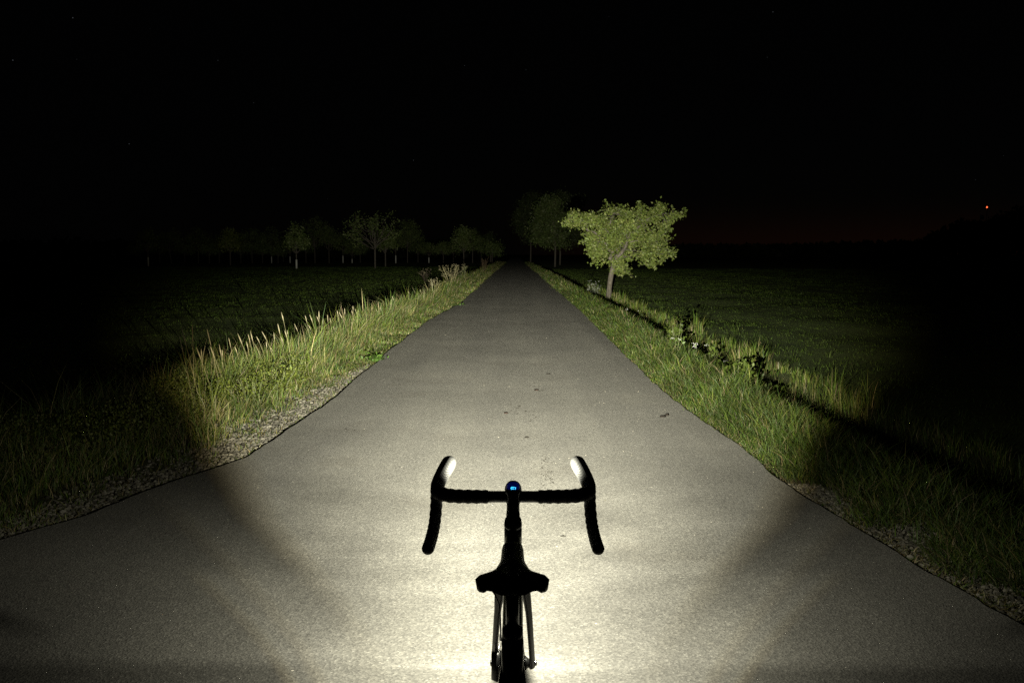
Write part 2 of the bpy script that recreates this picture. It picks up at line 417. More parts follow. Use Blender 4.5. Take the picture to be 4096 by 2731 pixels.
def sstep(x, a, b):
    t = np.clip((x - a) / (b - a), 0, 1); return t * t * (3 - 2 * t)
def VW(y): return np.interp(y, [4, 8, 11, 14.5, 300], [2.7, 2.1, 1.5, 1.15, 1.15])
def road_z(x, y):
    u = (x - (EL(y) + ER(y)) / 2) / 2.0
    return 0.02 * (1 - np.clip(u * u, 0, 1))
def ground_z(x, y):
    x = np.asarray(x, float); y = np.asarray(y, float)
    tl = EL(y) - x; tr = x - ER(y)
    wav = .012 * np.sin(x * 1.7 + y * .6) + .012 * np.sin(y * 1.1 - x * .7) + .02 * np.sin(x * .13 + 1) * np.sin(y * .09)
    tv = tl - VW(y)
    zl = -.04 + .05 * sstep(tl, .35, 1.0) - .50 * sstep(tv, -.05, .6) + .38 * sstep(tv, .9, 1.6)
    zr = -.030 + .03 * sstep(tr, .15, .6) - .40 * sstep(tr, .85, 1.35) + .31 * sstep(tr, 1.4, 2.1)
    z = np.where(tl > 0, zl + wav * sstep(tl, .3, 3.0), np.where(tr > 0, zr + wav * sstep(tr, .3, 3.0), -.075))
    far = sstep(np.hypot(x, y), 250, 900)
    return z * (1 - far) - .1 * far
def gz(x, y): return float(ground_z(np.array([x]), np.array([y]))[0])

def grade(parts):
    out = []
    for a, b, s in parts: out.append(np.arange(a, b, s))
    return np.concatenate(out + [[parts[-1][1]]])
gx = grade([(-3000, -400, 200), (-400, -60, 20), (-60, -12, 2), (-12, -6, .4), (-6, 6, .08), (6, 12, .4), (12, 60, 2), (60, 400, 20), (400, 3000, 200)])
gy = grade([(-60, -4, 4), (-4, 3, .5), (3, 14, .12), (14, 40, .3), (40, 120, 1.5), (120, 400, 10), (400, 4000, 200)])
GX, GY = np.meshgrid(gx, gy)
GZ = ground_z(GX, GY)
nx, ny = len(gx), len(gy)
idx = np.arange(nx * ny).reshape(ny, nx)
q = np.stack([idx[:-1, :-1], idx[:-1, 1:], idx[1:, 1:], idx[1:, :-1]], -1).reshape(-1, 4)
T = np.concatenate([q[:, [0, 1, 2]], q[:, [0, 2, 3]]])
tl, tr = (EL(GY) - GX).ravel(), (GX - ER(GY)).ravel()
gravel_w = np.interp(GY.ravel(), [0, 5, 6, 7.5, 9, 11, 12.5, 14], [.40, .38, .38, .50, .50, .38, .2, 0])
gmask = ((tl < gravel_w) & (tl > -.3)).astype(float)
gmask = np.maximum(gmask, ((tr > -.3) & (tr < np.interp(GY.ravel(), [0, 5, 7, 9], [.8, .6, .3, 0]))).astype(float) * .7)
soil = np.array([.040, .042, .020]); fieldc = np.array([.055, .075, .028]); grav = np.array([.052, .046, .034])
fm = np.maximum(sstep(tl - VW(GY.ravel()), 1.0, 1.7), sstep(tr, 1.7, 2.3))[:, None]
gc = soil * (1 - fm) + fieldc * fm; gc = gc * (1 - gmask[:, None]) + grav * gmask[:, None]
ground = mesh_obj('ground', np.stack([GX.ravel(), GY.ravel(), GZ.ravel()], 1), None, M_ground, tris=T, colors=gc)
tag(ground, 'dark grassy earth beside the road running out to the horizon', kind='structure')

# the road: one slab, its broken edge standing a few centimetres proud of the shoulder
ry = grade([(-25, 3, .5), (3, 16, .05), (16, 40, .2), (40, 120, 1), (120, 700, 10)])
ncol = 14; rv = []; rf = []
jl = RNG.normal(0, .005, len(ry)); jr = RNG.normal(0, .006, len(ry))
jl = np.convolve(jl, [.25, .5, .25], 'same'); jr = np.convolve(jr, [.25, .5, .25], 'same')
for i, y in enumerate(ry):
    a, b = float(EL(y)) + jl[i], float(ER(y)) + jr[i]
    rv.append((a - .012, y, -.12))
    for k in range(ncol + 1):
        x = a + (b - a) * k / ncol; rv.append((x, y, float(road_z(x, y)) - (.005 if k in (0, ncol) else 0)))
    rv.append((b + .012, y, -.12))
m_ = ncol + 3
for i in range(len(ry) - 1):
    for k in range(m_ - 1): a = i * m_ + k; rf.append((a, a + 1, a + m_ + 1, a + m_))
road = mesh_obj('road', rv, rf, M_asphalt, smooth_=False)
tag(road, 'narrow grey asphalt lane running straight ahead between grass verges', kind='structure')

# ------------------------------------------------------------------ the bicycle
BX = -0.005
BY = -.055
B = empty('bicycle', (BX, 2.37, 0), 'black drop-bar bicycle seen from behind with a round headlamp on its bars', 'bicycle')
def bx(p, s=1): return Vector((BX + s * p[0], p[1], p[2]))
def tape_r(L): return 1.0 + .045 * math.sin(L * 2 * math.pi / .024)
# handlebar
mb = MB(); mb.tube([bx((-.076, 2.73, .855)), bx((-.03, 2.73, .855)), bx((.03, 2.73, .855)), bx((.076, 2.73, .855))], .0159, 16)
hb = mb.build('handlebar', M_paint, B)
tr_ = MB()
for s in (-1, 1):
    path = [(.069, 2.730, .855), (.10, 2.730, .8553), (.15, 2.729, .8565), (.185, 2.735, .8585), (.206, 2.757, .860), (.213, 2.790, .858), (.2155, 2.812, .843), (.217, 2.819, .815),
            (.2185, 2.803, .784), (.2200, 2.768, .761), (.2220, 2.70, .747), (.2245, 2.628, .741)]
    mb = MB(); mb.tube([bx(p, s) for p in path], [.0180, .0188, .0190, .0192, .0195, .0178, .0172, .0170, .0168, .0166, .0164, .0164], 16, sub=14, rfun=tape_r)
    tp = mb.build('bar_tape', M_tape, B)
    mb = MB(); mb.lathe(bx((.2246, 2.632, .7412), s), (s * .04, -1, -.08), [(-.004, .0158), (.006, .0168), (.012, .0150), (.015, .008), (.0155, .001)], 16)
    mb.build('bar_plug', M_plastic, tp)
    # hood: an egg-shaped rubber body rising forward and inward
    hp = [(.2125, 2.772, .856), (.2120, 2.795, .868), (.2080, 2.815, .879), (.2010, 2.838, .892), (.1935, 2.856, .904), (.1870, 2.870, .914), (.1825, 2.880, .922), (.1805, 2.886, .928), (.1800, 2.889, .9315)]
    hr = [.0165, .0195, .0200, .0205, .0215, .0215, .0195, .0140, .0050]
    mb = MB(); mb.tube([bx(p, s) for p in hp], hr, 20, sub=5, flat=1.12)
    hd = mb.build('brake_hood', M_hood, B)
    mb = MB(); mb.tube([bx(p, s) for p in [(.1900, 2.886, .912), (.199, 2.904, .890), (.211, 2.920, .855), (.221, 2.930, .815), (.226, 2.933, .772)]], [.004, .0065, .0070, .007, .005], 10, sub=4, flat=.6)
    mb.build('brake_lever', M_plastic, B)
# stem
def rr_ring(cx, y, z, w, h, tilt=0.0, n=20, pw=3.0):
    out = []
    for j in range(n):
        a = 2 * math.pi * j / n; ca, sa = math.cos(a), math.sin(a)
        px_, pz = w / 2 * math.copysign(abs(ca) ** (2 / pw), ca), h / 2 * math.copysign(abs(sa) ** (2 / pw), sa)
        out.append((cx + px_, y - pz * math.sin(tilt), z + pz * math.cos(tilt)))
    return out
mb = MB(); mb.rings([rr_ring(BX, y, z, w, h) for y, z, w, h in ((2.748, .855, .044, .034), (2.722, .855, .046, .042), (2.712, .853, .038, .036), (2.700, .851, .0345, .033), (2.650, .839, .0345, .034), (2.625, .832, .036, .040), (2.598, .828, .036, .040), (2.593, .828, .026, .030))])
stem_ = mb.build('stem', M_carbon, B)
for sx in (-1, 1):
    for dz in (-.014, .014):
        mb = MB(); mb.lathe((BX + sx * .016, 2.752, .855 + dz), (0, 1, 0), [(-.004, .003), (.002, .003), (.0025, .0015)], 8); mb.build('stem_bolt', M_steel, stem_)
# head tube, spacers, frame
ax = Vector((0, .31, -.95)).normalized(); top = Vector((BX, 2.612, .815))
mb = MB(); mb.lathe(top, ax, [(-.012, .019), (-.010, .0215), (.004, .0235), (.010, .0235)], 24); mb.build('headset_spacer', M_plastic, B)
fr = MB()
fr.lathe(top, ax, [(.011, .0222), (.02, .0232), (.09, .0228), (.128, .0245), (.132, .0225)], 24)
def tt(y, z, w, h): return rr_ring(BX, y, z, w, h, .15, 24, 2.6)
fr.rings([tt(2.640, .772, .040, .048), tt(2.600, .767, .042, .044), tt(2.40, .746, .044, .036), tt(2.15, .722, .044, .034), tt(2.085, .716, .045, .036), tt(2.052, .713, .047, .040), tt(2.030, .711, .040, .036)])
fr.tube([(BX, 2.044, .735), (BX, 2.050, .700), (BX, 2.052, .64), (BX, 2.19, .28)], [.0185, .0235, .0215, .018], 20)
fr.tube([(BX, 2.648, .735), (BX, 2.60, .66), (BX, 2.20, .28)], [.024, .026, .024], 18)
fr.lathe((BX, 2.195, .272), (1, 0, 0), [(-.037, .021), (.037, .021)], 20)
for s in (-1, 1):
    fr.tube([(BX + s * .016, 2.06, .66), (BX + s * .035, 1.99, .55), (BX + s * .066, 1.875, .36), (BX + s * .068, 1.87, .34)], [.009, .008, .0075, .011], 10, sub=3)
    fr.tube([(BX + s * .030, 2.16, .275), (BX + s * .040, 2.06, .29), (BX + s * .066, 1.89, .335), (BX + s * .068, 1.87, .34)], [.012, .010, .009, .011], 10, sub=3)
frame = fr.build('frame', M_paint, B)
mb = MB(); mb.lathe((BX, 2.0425, .744), (0, -.17, .985), [(-.012, .0195), (-.010, .0215), (.006, .0215), (.008, .0190)], 24)
mb.box((BX, 2.018, .742), (.014, .010, .014), .003); mb.build('seat_clamp', M_plastic, frame)
# seatpost and saddle
mb = MB(); mb.tube([(BX, 2.0435, .74), (BX, 2.024, .858)], .0136, 20)
post = mb.build('seatpost', M_carbon, B)
mb = MB(); mb.box((BX, 2.022, .8585), (.034, .040, .016), .004)
for s in (-1, 1): mb.lathe((BX + s * .0075, 2.003, .852), (0, -1, -.3), [(-.01, .004), (.008, .004), (.009, .002)], 10)
mb.build('saddle_clamp', M_steel, post)
sr = []
NS = 26
for i in range(NS + 1):
    u = i / NS; y = 1.918 + .272 * u
    w = float(np.interp(u, [0, .04, .10, .2, .3, .4, .5, .65, .8, .92, 1], [.0670, .0720, .0700, .0590, .0470, .0365, .0285, .0250, .0240, .0236, .0230]))
    x0 = float(np.interp(u, [0, .05, .10, .2, .3, .5, 1], [.080, .056, .040, .0300, .0225, .019, .019])); kf = float(np.interp(u, [0, .05, .1, .2, .3, .6, 1], [0, .25, .42, .85, .95, .5, .3]))
    if u > .92: w *= math.sqrt(max(1 - ((u - .92) / .08) ** 2 * .97, .02))
    if u < .02: w *= .975
    zt = .904 - .012 * u - .004 * math.sin(u * math.pi) - (.010 * ((u - .9) / .1) ** 2 if u > .9 else 0)
    th = .031 * (1 - u) + .022 * u
    if u < .02: zt -= .003
    ring = []
    M_ = 16
    for j in range(M_ + 1):            # top, left to right, saddle-backed with a soft central valley at the tail
        v = -1 + 2 * j / M_
        edge = (.008 + .004 * min(u * 3, 1)) * abs(v) ** 10 + .002 * abs(v) ** 3
        valley = .0125 * math.exp(-(v / .16) ** 2) * max(0, 1 - u / .40)
        ridge = .010 * math.exp(-(v / .55) ** 2) * min(1, u * 2.5)
        flank = kf * max(0.0, abs(w * v) - x0)
        ring.append((BX + w * v, y, zt - edge - valley - flank + ridge * .3))
    for j in range(M_ + 1):            # underside
        v = 1 - 2 * j / M_
        belly = .007 * math.exp(-(v / .50) ** 6) - .004 * math.exp(-((abs(v) - .58) / .07) ** 2)
        flank = kf * max(0.0, abs(w * .955 * v) - x0)
        ring.append((BX + w * .955 * v, y + (.010 * (1 - abs(v)) if i == 0 else 0), zt - th - flank - (.004 if abs(v) < .75 else 0) - belly * (1 - u) + (.012 if u > .97 else 0)))
    sr.append(ring)
mb = MB(); mb.rings(sr); sad = mb.build('saddle', M_vinyl, B)
mb = MB()
for s in (-1, 1):
    mb.tube([(BX + s * .024, 1.945, .868), (BX + s * .022, 1.975, .858), (BX + s * .022, 2.06, .858), (BX + s * .012, 2.13, .866), (BX + s * .010, 2.165, .868)], .0036, 8, sub=4)
mb.build('saddle_rail', M_steel, sad)
# fork, wheels, brakes
fk = MB(); crown = top + ax * .135; axle = Vector((BX, 2.842, .339))
fk.tube([crown - ax * .01, crown + ax * .012], [.023, .028], 16)
for s in (-1, 1):
    fk.tube([(BX + s * .015, 2.668, .675), (BX + s * .030, 2.694, .625), (BX + s * .0425, 2.738, .535), (BX + s * .050, 2.788, .43), (BX + s * .0545, 2.828, .355), (BX + s * .055, 2.842, .330)], [.012, .0125, .0085, .0075, .0075, .009], 12, sub=4, flat=1.5)
fork = fk.build('fork', M_paint, B)
mb = MB(); mb.tube([axle - Vector((.062, 0, 0)), axle + Vector((.062, 0, 0))], .006, 10)
mb.lathe(axle + Vector((.060, 0, 0)), (1, 0, 0), [(0, .0085), (.008, .0085), (.009, .006)], 12); mb.lathe(axle - Vector((.060, 0, 0)), (-1, 0, 0), [(0, .0085), (.006, .0085), (.007, .006)], 12)
mb.build('thru_axle', M_steel, fork)
def wheel(c, name):
    mb = MB(); mb.torus(c, (1, 0, 0), .300, .016, 72, 10, .8)
    w = mb.build('wheel', M_plastic, B)
    mb = MB(); mb.torus(c, (1, 0, 0), .3195, .0195, 96, 14); mb.build('tyre', M_tyre, w)
    mb = MB(); mb.lathe(c, (1, 0, 0), [(-.048, .010), (-.034, .022), (-.030, .014), (.030, .014), (.034, .022), (.048, .010)], 18); mb.build('hub', M_plastic, w)
    for k in range(24):
        a = 2 * math.pi * k / 24; b_ = a + (.35 if k % 4 < 2 else -.35); s = -1 if k % 2 else 1
        mb = MB(); mb.tube([c + Vector((s * .033, math.cos(b_) * .020, math.sin(b_) * .020)), c + Vector((0, math.cos(a) * .290, math.sin(a) * .290))], .0011, 5)
        mb.build('spoke', M_steel, w)
    mb = MB(); mb.disc(c + Vector((-.040, 0, 0)), (1, 0, 0), .058, .080, .0018, 40); mb.disc(c + Vector((-.040, 0, 0)), (1, 0, 0), .012, .022, .002, 24)
    for k in range(6):
        a = k * math.pi / 3; mb.tube([c + Vector((-.040, math.cos(a) * .02, math.sin(a) * .02)), c + Vector((-.040, math.cos(a + .5) * .06, math.sin(a + .5) * .06))], .003, 5)
    mb.build('brake_rotor', M_steel, w)
    return w
wheel(axle.copy(), 'front'); wheel(Vector((BX, 1.868, .339)), 'rear')
mb = MB(); mb.box((BX - .047, 2.800, .350), (.030, .045, .085), .007); mb.tube([(BX - .048, 2.79, .39), (BX - .05, 2.78, .47)], .006, 8); cal = mb.build('brake_caliper', M_plastic, B)
mb = MB(); mb.box((BX - .052, 1.90, .385), (.024, .050, .030), .006); mb.build('brake_caliper', M_plastic, B)
mb = MB(); mb.tube([(BX - .030, 2.675, .67), (BX - .046, 2.70, .62), (BX - .050, 2.745, .53), (BX - .051, 2.78, .47)], .0026, 7, sub=8); mb.build('brake_hose', M_plastic, B)
mb = MB(); mb.tube([(BX - .030, 1.99, .872), (BX - .046, 2.0, .855), (BX - .034, 2.02, .825), (BX - .026, 2.04, .79), (BX - .024, 2.05, .72)], .0017, 6, sub=8); mb.build('cable', M_plastic, B)
# drivetrain (low on the frame)
cr = MB(); cr.disc((BX + .048, 2.195, .272), (1, 0, 0), .070, .086, .004, 44)
for k in range(5):
    a = k * 2 * math.pi / 5; cr.tube([(BX + .048, 2.195, .272), (BX + .048, 2.195 + math.cos(a) * .075, .272 + math.sin(a) * .075)], .006, 6)
cr.tube([(BX - .06, 2.195, .272), (BX + .06, 2.195, .272)], .012, 12)
cr.tube([(BX + .06, 2.195, .272), (BX + .068, 2.29, .142)], [.013, .010], 10); cr.tube([(BX - .06, 2.195, .272), (BX - .068, 2.10, .402)], [.013, .010], 10)
crank = cr.build('crankset', M_plastic, B)
for s, c in ((1, (.105, 2.292, .140)), (-1, (-.105, 2.098, .404))):
    mb = MB(); mb.box((BX + c[0], c[1], c[2]), (.062, .075, .016), .005); mb.tube([(BX + s * .066, c[1], c[2]), (BX + s * .135, c[1], c[2])], .006, 8); mb.build('pedal', M_plastic, crank)
mb = MB()
for k in range(8): mb.disc((BX + .030 + k * .0036, 1.868, .339), (1, 0, 0), .015, .050 - k * .004, .0018, 28)
mb.build('cassette', M_steel, B)
mb = MB(); mb.tube([(BX + .044, 2.20, .356), (BX + .042, 1.868, .384)], .003, 6); mb.tube([(BX + .044, 2.19, .188), (BX + .042, 1.90, .20), (BX + .042, 1.868, .245)], .003, 6); mb.build('chain', M_steel, B)
mb = MB(); mb.tube([(BX + .06, 1.862, .32), (BX + .062, 1.875, .27), (BX + .050, 1.90, .205)], [.010, .012, .008], 8); mb.build('rear_derailleur', M_plastic, B)
# headlamp: round body in front of the bar with a blue lit button
LC = Vector((BX, 2.776, .8640))
mb = MB()
prof = []
for k in range(13):
    a = -math.pi / 2 + math.pi / 2 * k / 12; prof.append((.020 * math.sin(a), .0232 * math.cos(a) + .0003))
prof += [(.010, .0232), (.016, .0225), (.0185, .021)]
mb.lathe(LC, (0, 1, 0), prof, 32)
mb.v = [(x, y, min(z, LC.z + .0220)) for x, y, z in mb.v]
lampo = mb.build('headlamp', M_plastic, B)
mb = MB(); mb.box((BX, 2.757, .8375), (.020, .030, .010), .003); mb.tube([(BX - .011, 2.768, .841), (BX + .011, 2.768, .841)], .006, 10); mb.build('lamp_mount', M_plastic, lampo)
mb = MB(); prof = []
for k in range(9):
    a = -math.pi / 2 + math.radians(78) * k / 8; prof.append((.0206 * math.sin(a), .0237 * math.cos(a) + .0002))
mb.lathe(LC, (0, 1, 0), prof, 32)
mb.v = [(LC.x + (x - LC.x) * .97, y, min(LC.z + (z - LC.z), LC.z + .0224)) for x, y, z in mb.v]
btn = mb.build('mode_button', M_button, lampo)
def glyph(parts, name):
    mb = MB()
    for path in parts:
        for a, b in zip(path[:-1], path[1:]):
            P = []
            for gx_, gz_ in (a, b):
                dz = gz_; dx = gx_ + .18 * gz_           # slanted strokes following the dome
                rr2 = min(1.0, (dx * dx + dz * dz) / (.0237 ** 2)); y = LC.y - .0206 * math.sqrt(1 - rr2) - .0005
                P.append((LC.x + dx, y, LC.z + dz))
            mb.tube(P, .00095, 6)
    return mb.build(name, M_letters, btn)
zb, zt_ = .0030, .0108; zm = (zb + zt_) / 2
glyph([[(.0022, zt_), (-.0062, zt_), (-.0074, zt_ - .0012), (-.0074, zm + .0006), (-.0064, zm), (.0010, zm), (.0020, zm - .0010), (.0020, zb + .0010), (.0010, zb), (-.0076, zb)],
       [(.0050, zt_), (.0050, zb), (.0090, zb)]], 'lettering')
mb = MB(); mb.lathe(LC + Vector((0, .0165, 0)), (0, 1, 0), [(0, .0195), (.001, .0195), (.0015, .018)], 28)
mb.build('lamp_lens', mat('clear_lens', (.8, .85, .9), .1, .5, build=worn((.75, .8, .85), .05)), lampo)
beam.parent = lampo; beam.location = LAMP - Vector((BX, 2.37 + BY, 0))
B.location.y += BY

# ------------------------------------------------------------------ grass
def make_blades(pos, h, w, dirang, lean, col, seg=3):
    n = len(pos)
    ts = np.linspace(0, 1, seg + 1)
    d = np.stack([np.cos(dirang), np.sin(dirang), np.zeros(n)], 1)
    fa = dirang + np.pi / 2 + RNG.normal(0, .6, n)
    side = np.stack([np.cos(fa), np.sin(fa), np.zeros(n)], 1)
    V_ = np.zeros((n, 2 * seg + 1, 3), np.float32)
    for k, t in enumerate(ts):
        c = pos + d * (lean * h * t ** 1.7)[:, None]
        c = c + np.array([0, 0, 1]) * (h * (t - .45 * np.clip(lean, 0, 1.6) * t * t * .8))[:, None]
        if k == seg: V_[:, 2 * seg] = c
        else:
            ww = (w * (1 - .75 * t ** 1.5) / 2)[:, None]
            V_[:, 2 * k] = c - side * ww; V_[:, 2 * k + 1] = c + side * ww
    tri = []
    for k in range(seg - 1): a = 2 * k; tri += [(a, a + 1, a + 3), (a, a + 3, a + 2)]
    tri.append((2 * seg - 2, 2 * seg - 1, 2 * seg))
    tri = np.array(tri); Tn = (tri[None] + (np.arange(n) * (2 * seg + 1))[:, None, None]).reshape(-1, 3)
    C = np.repeat(col[:, None, :], 2 * seg + 1, 1)
    C[:, 2 * seg] *= 1.15
    return V_.reshape(-1, 3), Tn, C.reshape(-1, 3)
PAL = np.array([[.080, .135, .020], [.112, .160, .026], [.065, .112, .026], [.150, .178, .036], [.175, .165, .055], [.25, .215, .11], [.32, .28, .17], [.105, .150, .060]])
def pick(n, weights):
    k = RNG.choice(len(PAL), n, p=np.array(weights) / sum(weights)); return PAL[k] * RNG.uniform(.7, 1.3, (n, 1)) * (1 + RNG.normal(0, .06, (n, 3)))
def tufts(name, side, n_tuft, per, y0, y1, t0, t1, hfun, weights, label, lean=(.15, .55), ypow=2.0, keep=None, wmul=1.0, seg=3, tone=1.1):
    u = RNG.random(n_tuft); y = 1 / (1 / y0 - u * (1 / y0 - 1 / y1)) if ypow == 2 else (y0 * (y1 / y0) ** u)
    lo_t = t0(y) if callable(t0) else t0; hi_t = t1(y) if callable(t1) else t1
    t = lo_t + (hi_t - lo_t) * RNG.random(n_tuft)
    if keep is not None:
        k = keep(t, y); y, t = y[k], t[k]
    hm = hfun(t, y) * RNG.lognormal(0, .22, len(y))
    n = len(y) * per
    ti = np.repeat(np.arange(len(y)), per)
    a = RNG.uniform(0, 2 * np.pi, n); r = RNG.random(n) ** .7 * (.05 + .05 * RNG.random(n)) * (1 + y[ti] * .02)
    yy = y[ti] + r * np.sin(a); tt_ = t[ti] + r * np.cos(a) * (1 if side > 0 else -1)
    xx = ER(yy) + tt_ if side > 0 else EL(yy) - tt_
    pos = np.stack([xx, yy, ground_z(xx, yy) - .01], 1)
    h = hm[ti] * RNG.uniform(.45, 1.15, n)
    w = np.maximum(.0045, .00046 * yy) * RNG.uniform(.7, 1.4, n) * wmul
    lean_ = RNG.uniform(lean[0], lean[1], n) * (1 + .6 * (RNG.random(n) > .8))
    tw = np.array(weights, float)
    col = np.zeros((n, 3))
    tuft_dry = RNG.random(len(y)) < .22 + .22 * np.sin(y * 1.37 + t * 2.1) * np.sin(y * .51 - t * 3.3)
    c1 = pick(n, tw); tw2 = tw.copy(); tw2[4:7] *= 5; c2 = pick(n, tw2)
    col = np.where(tuft_dry[ti][:, None] & (tone == 1.1 or tone == .86), c2, c1)
    if name == 'field_grass': col = (.45 * col + .55 * col.mean(0)) ; col = col * np.array([.96, .98, .95])
    col *= tone * (RNG.uniform(*((.85, 1.12) if name == 'field_grass' else (.62, 1.28)), len(y)) * (1 + .18 * np.sin(y * 2.7 - t * 4)))[ti][:, None]
    V_, Tn, C = make_blades(pos, h, w, a + RNG.normal(0, .5, n), lean_, col, seg)
    o = mesh_obj(name, V_, None, M_grass, tris=Tn, colors=C, smooth_=False)
    return tag(o, label, None, None, 'stuff')
GRAVW = lambda y: np.interp(y, [0, 5, 6, 7.5, 9, 11, 12.5, 14], [.42, .40, .40, .56, .58, .42, .22, 0])
# left verge: rank grass, taller towards the ditch
tufts('verge_grass', -1, 7500, 16, 4.3, 60, -.03, lambda y: VW(y) + .08,
      lambda t, y: (.05 + .13 * sstep(t, .2, .9) + .165 * sstep(t / VW(y), .40, .90)) * (1 + .28 * np.sin(y * 1.9 + 2.2 * t) * np.sin(y * .83 - 3 * t) + .5 * (RNG.random(len(t)) > .90)), [3, 3, 3, 2.5, 2.0, 2.4, 1.6, 5],
      'rank mixed green and straw grass on the verge left of the road', keep=lambda t, y: (t > GRAVW(y) + .10 * np.sin(y * 3.1) + .07 * np.sin(y * 7.3 + 1) + RNG.normal(0, .13, len(t))), ypow=1, lean=(.15, .9))
tufts('verge_grass', -1, 420, 10, 4.6, 14, -.01, .5, lambda t, y: .06 + 0 * t, [3, 3, 2, 3, 3, 4, 2, 2],
      'thin low grass sprouting through the gravel at the left asphalt edge', ypow=1, lean=(.4, 1.3))
tufts('verge_grass', -1, 1100, 14, 40, 190, .0, 1.2, lambda t, y: .20 + .14 * sstep(t, .3, .9), [3, 3, 2, 2, 2, 2.2, 1.2, 2],
      'far strip of rank grass along the left edge of the lane', ypow=1, wmul=1.1, seg=2)
tufts('verge_grass', 1, 7200, 16, 3.8, 60, -.03, 1.05, lambda t, y: .075 + .105 * sstep(t, .05, .5), [5, 4, 5, 2.0, 1.0, 1.0, .6, 6],
      'dense grey green grass leaning over the right edge of the lane', lean=(.3, 1.3), ypow=1, tone=.86, keep=lambda t, y: (t > np.interp(y, [0, 5, 6.6, 7.4], [.45, .40, .22, -.1]) * (.5 + .5 * np.sin(y * 4.1 + t * 3) * np.sin(t * 7 - y * 2) + .35 * RNG.random(len(t)))))
tufts('verge_grass', 1, 1500, 9, 3.7, 40, -.07, .10, lambda t, y: .05 + 0 * t, [1, 1, 1, 2, 3, 6, 5, 1],
      'dry straw coloured grass litter along the right asphalt edge', lean=(.8, 1.6), ypow=1)
tufts('verge_grass', 1, 1100, 14, 40, 190, .0, 1.05, lambda t, y: .16 + .06 * sstep(t, .05, .5), [4, 3, 3, 1.5, 1.2, 1.4, .8, 4],
      'far strip of grass along the right edge of the lane', ypow=1, wmul=1.1, seg=2)
# ditches
tufts('ditch_grass', 1, 1800, 14, 4.0, 50, 1.0, 2.1, lambda t, y: .20 + .08 * np.sin(y * 1.3), [4, 4, 2, 3, 1.2, 1.0, .5, 1],
      'longer green grass growing in the ditch right of the road', lean=(.1, .5), ypow=1)
tufts('ditch_grass', -1, 1300, 12, 4.3, 60, lambda y: VW(y) + .05, lambda y: VW(y) + 1.7, lambda t, y: .20 + 0 * t, [4, 3, 3, 1, 1.2, 1.2, .5, 1],
      'dark grass in the ditch behind the left verge', ypow=1, seg=2)
# mown fields
tufts('field_grass', 1, 46000, 6, 5.0, 110, 2.0, 34, lambda t, y: .060 + .02 * np.sin(t * .9) + 0 * y, [5, 3, 5, 1, .3, .15, 0, 2],
      'short mown grass of the meadow right of the road', lean=(.3, 1.1), ypow=1, wmul=1.1, seg=2, tone=.78)
tufts('field_grass', -1, 32000, 6, 12.0, 130, lambda y: VW(y) + 1.5, 44, lambda t, y: .070 + .015 * np.sin(t * .5 + y * .1), [5, 3, 5, 1, .3, .15, 0, 2],
      'short mown grass of the orchard meadow left of the road', lean=(.3, 1.1), ypow=1, wmul=1.1, seg=2, tone=.85)

# ------------------------------------------------------------------ gravel shoulder
def rock(r):
    ico = [(-1, 0, 1.618), (1, 0, 1.618), (-1, 0, -1.618), (1, 0, -1.618), (0, 1.618, 1), (0, 1.618, -1), (0, -1.618, 1), (0, -1.618, -1), (1.618, 1, 0), (-1.618, 1, 0), (1.618, -1, 0), (-1.618, -1, 0)]
    return np.array(ico) / 1.902
ICO_F = np.array([(1, 4, 0), (4, 9, 0), (4, 5, 9), (8, 5, 4), (1, 8, 4), (1, 10, 8), (10, 3, 8), (8, 3, 5), (3, 2, 5), (3, 7, 2), (3, 10, 7), (10, 6, 7), (6, 11, 7), (6, 0, 11), (6, 1, 0), (10, 1, 6), (11, 0, 9), (2, 11, 9), (5, 2, 9), (11, 2, 7)])
def rock_cloud(xy, r):
    n = len(xy); base_ = rock(1)
    V_ = base_[None] * RNG.uniform(.65, 1.2, (n, 12, 1))
    V_ = V_ * (r[:, None, None] * RNG.uniform(.6, 1.3, (n, 1, 3))) * np.array([1, 1, .62])
    a = RNG.uniform(0, 6.283, n); c, s = np.cos(a)[:, None], np.sin(a)[:, None]
    x = V_[..., 0] * c - V_[..., 1] * s; y = V_[..., 0] * s + V_[..., 1] * c
    z = V_[..., 2] + (ground_z(xy[:, 0], xy[:, 1]) + r * .28)[:, None]
    P = np.stack([x + xy[:, :1], y + xy[:, 1:], z], -1)
    Tn = (ICO_F[None] + (np.arange(n) * 12)[:, None, None]).reshape(-1, 3)
    tone = (.045 + .18 * RNG.random((n, 1, 1)) ** 1.4) * np.array([1, .935, .79])
    return P.reshape(-1, 3), Tn, np.repeat(tone, 12, 1).reshape(-1, 3)
n = 15000; y = 4.6 * (14 / 4.6) ** RNG.random(n); wv = GRAVW(y) + .12
t = RNG.random(n) ** 1.15 * wv + .03; x = EL(y) - t
k = RNG.random(n) < 1.05 - .8 * (t / wv) ** 2.5 - .25 * (np.sin(y * 4.7 + 2) * np.sin(t * 9 + y) > .45)
P, Tn, C = rock_cloud(np.stack([x, y], 1)[k], (.006 + .015 * RNG.random(n) ** 2.4)[k])
tag(mesh_obj('gravel', P, None, M_stone, tris=Tn, colors=C, smooth_=False), 'pale broken limestone gravel along the left edge of the asphalt', kind='stuff')
n = 9000; y = 3.6 + 3.0 * RNG.random(n); t = .03 + RNG.random(n) * np.interp(y, [0, 5, 6.6], [1.0, .8, .2])
x = ER(y) + t; k = (np.sin(x * 5 + 1) + np.sin(y * 4.1) + np.sin(x * 2.3 - y * 3.7)) > -1.9
P, Tn, C = rock_cloud(np.stack([x, y], 1)[k], (.005 + .012 * RNG.random(n) ** 2.4)[k])
tag(mesh_obj('gravel', P, None, M_stone, tris=Tn, colors=C, smooth_=False), 'patchy pale gravel among the grass at the right roadside', kind='stuff')
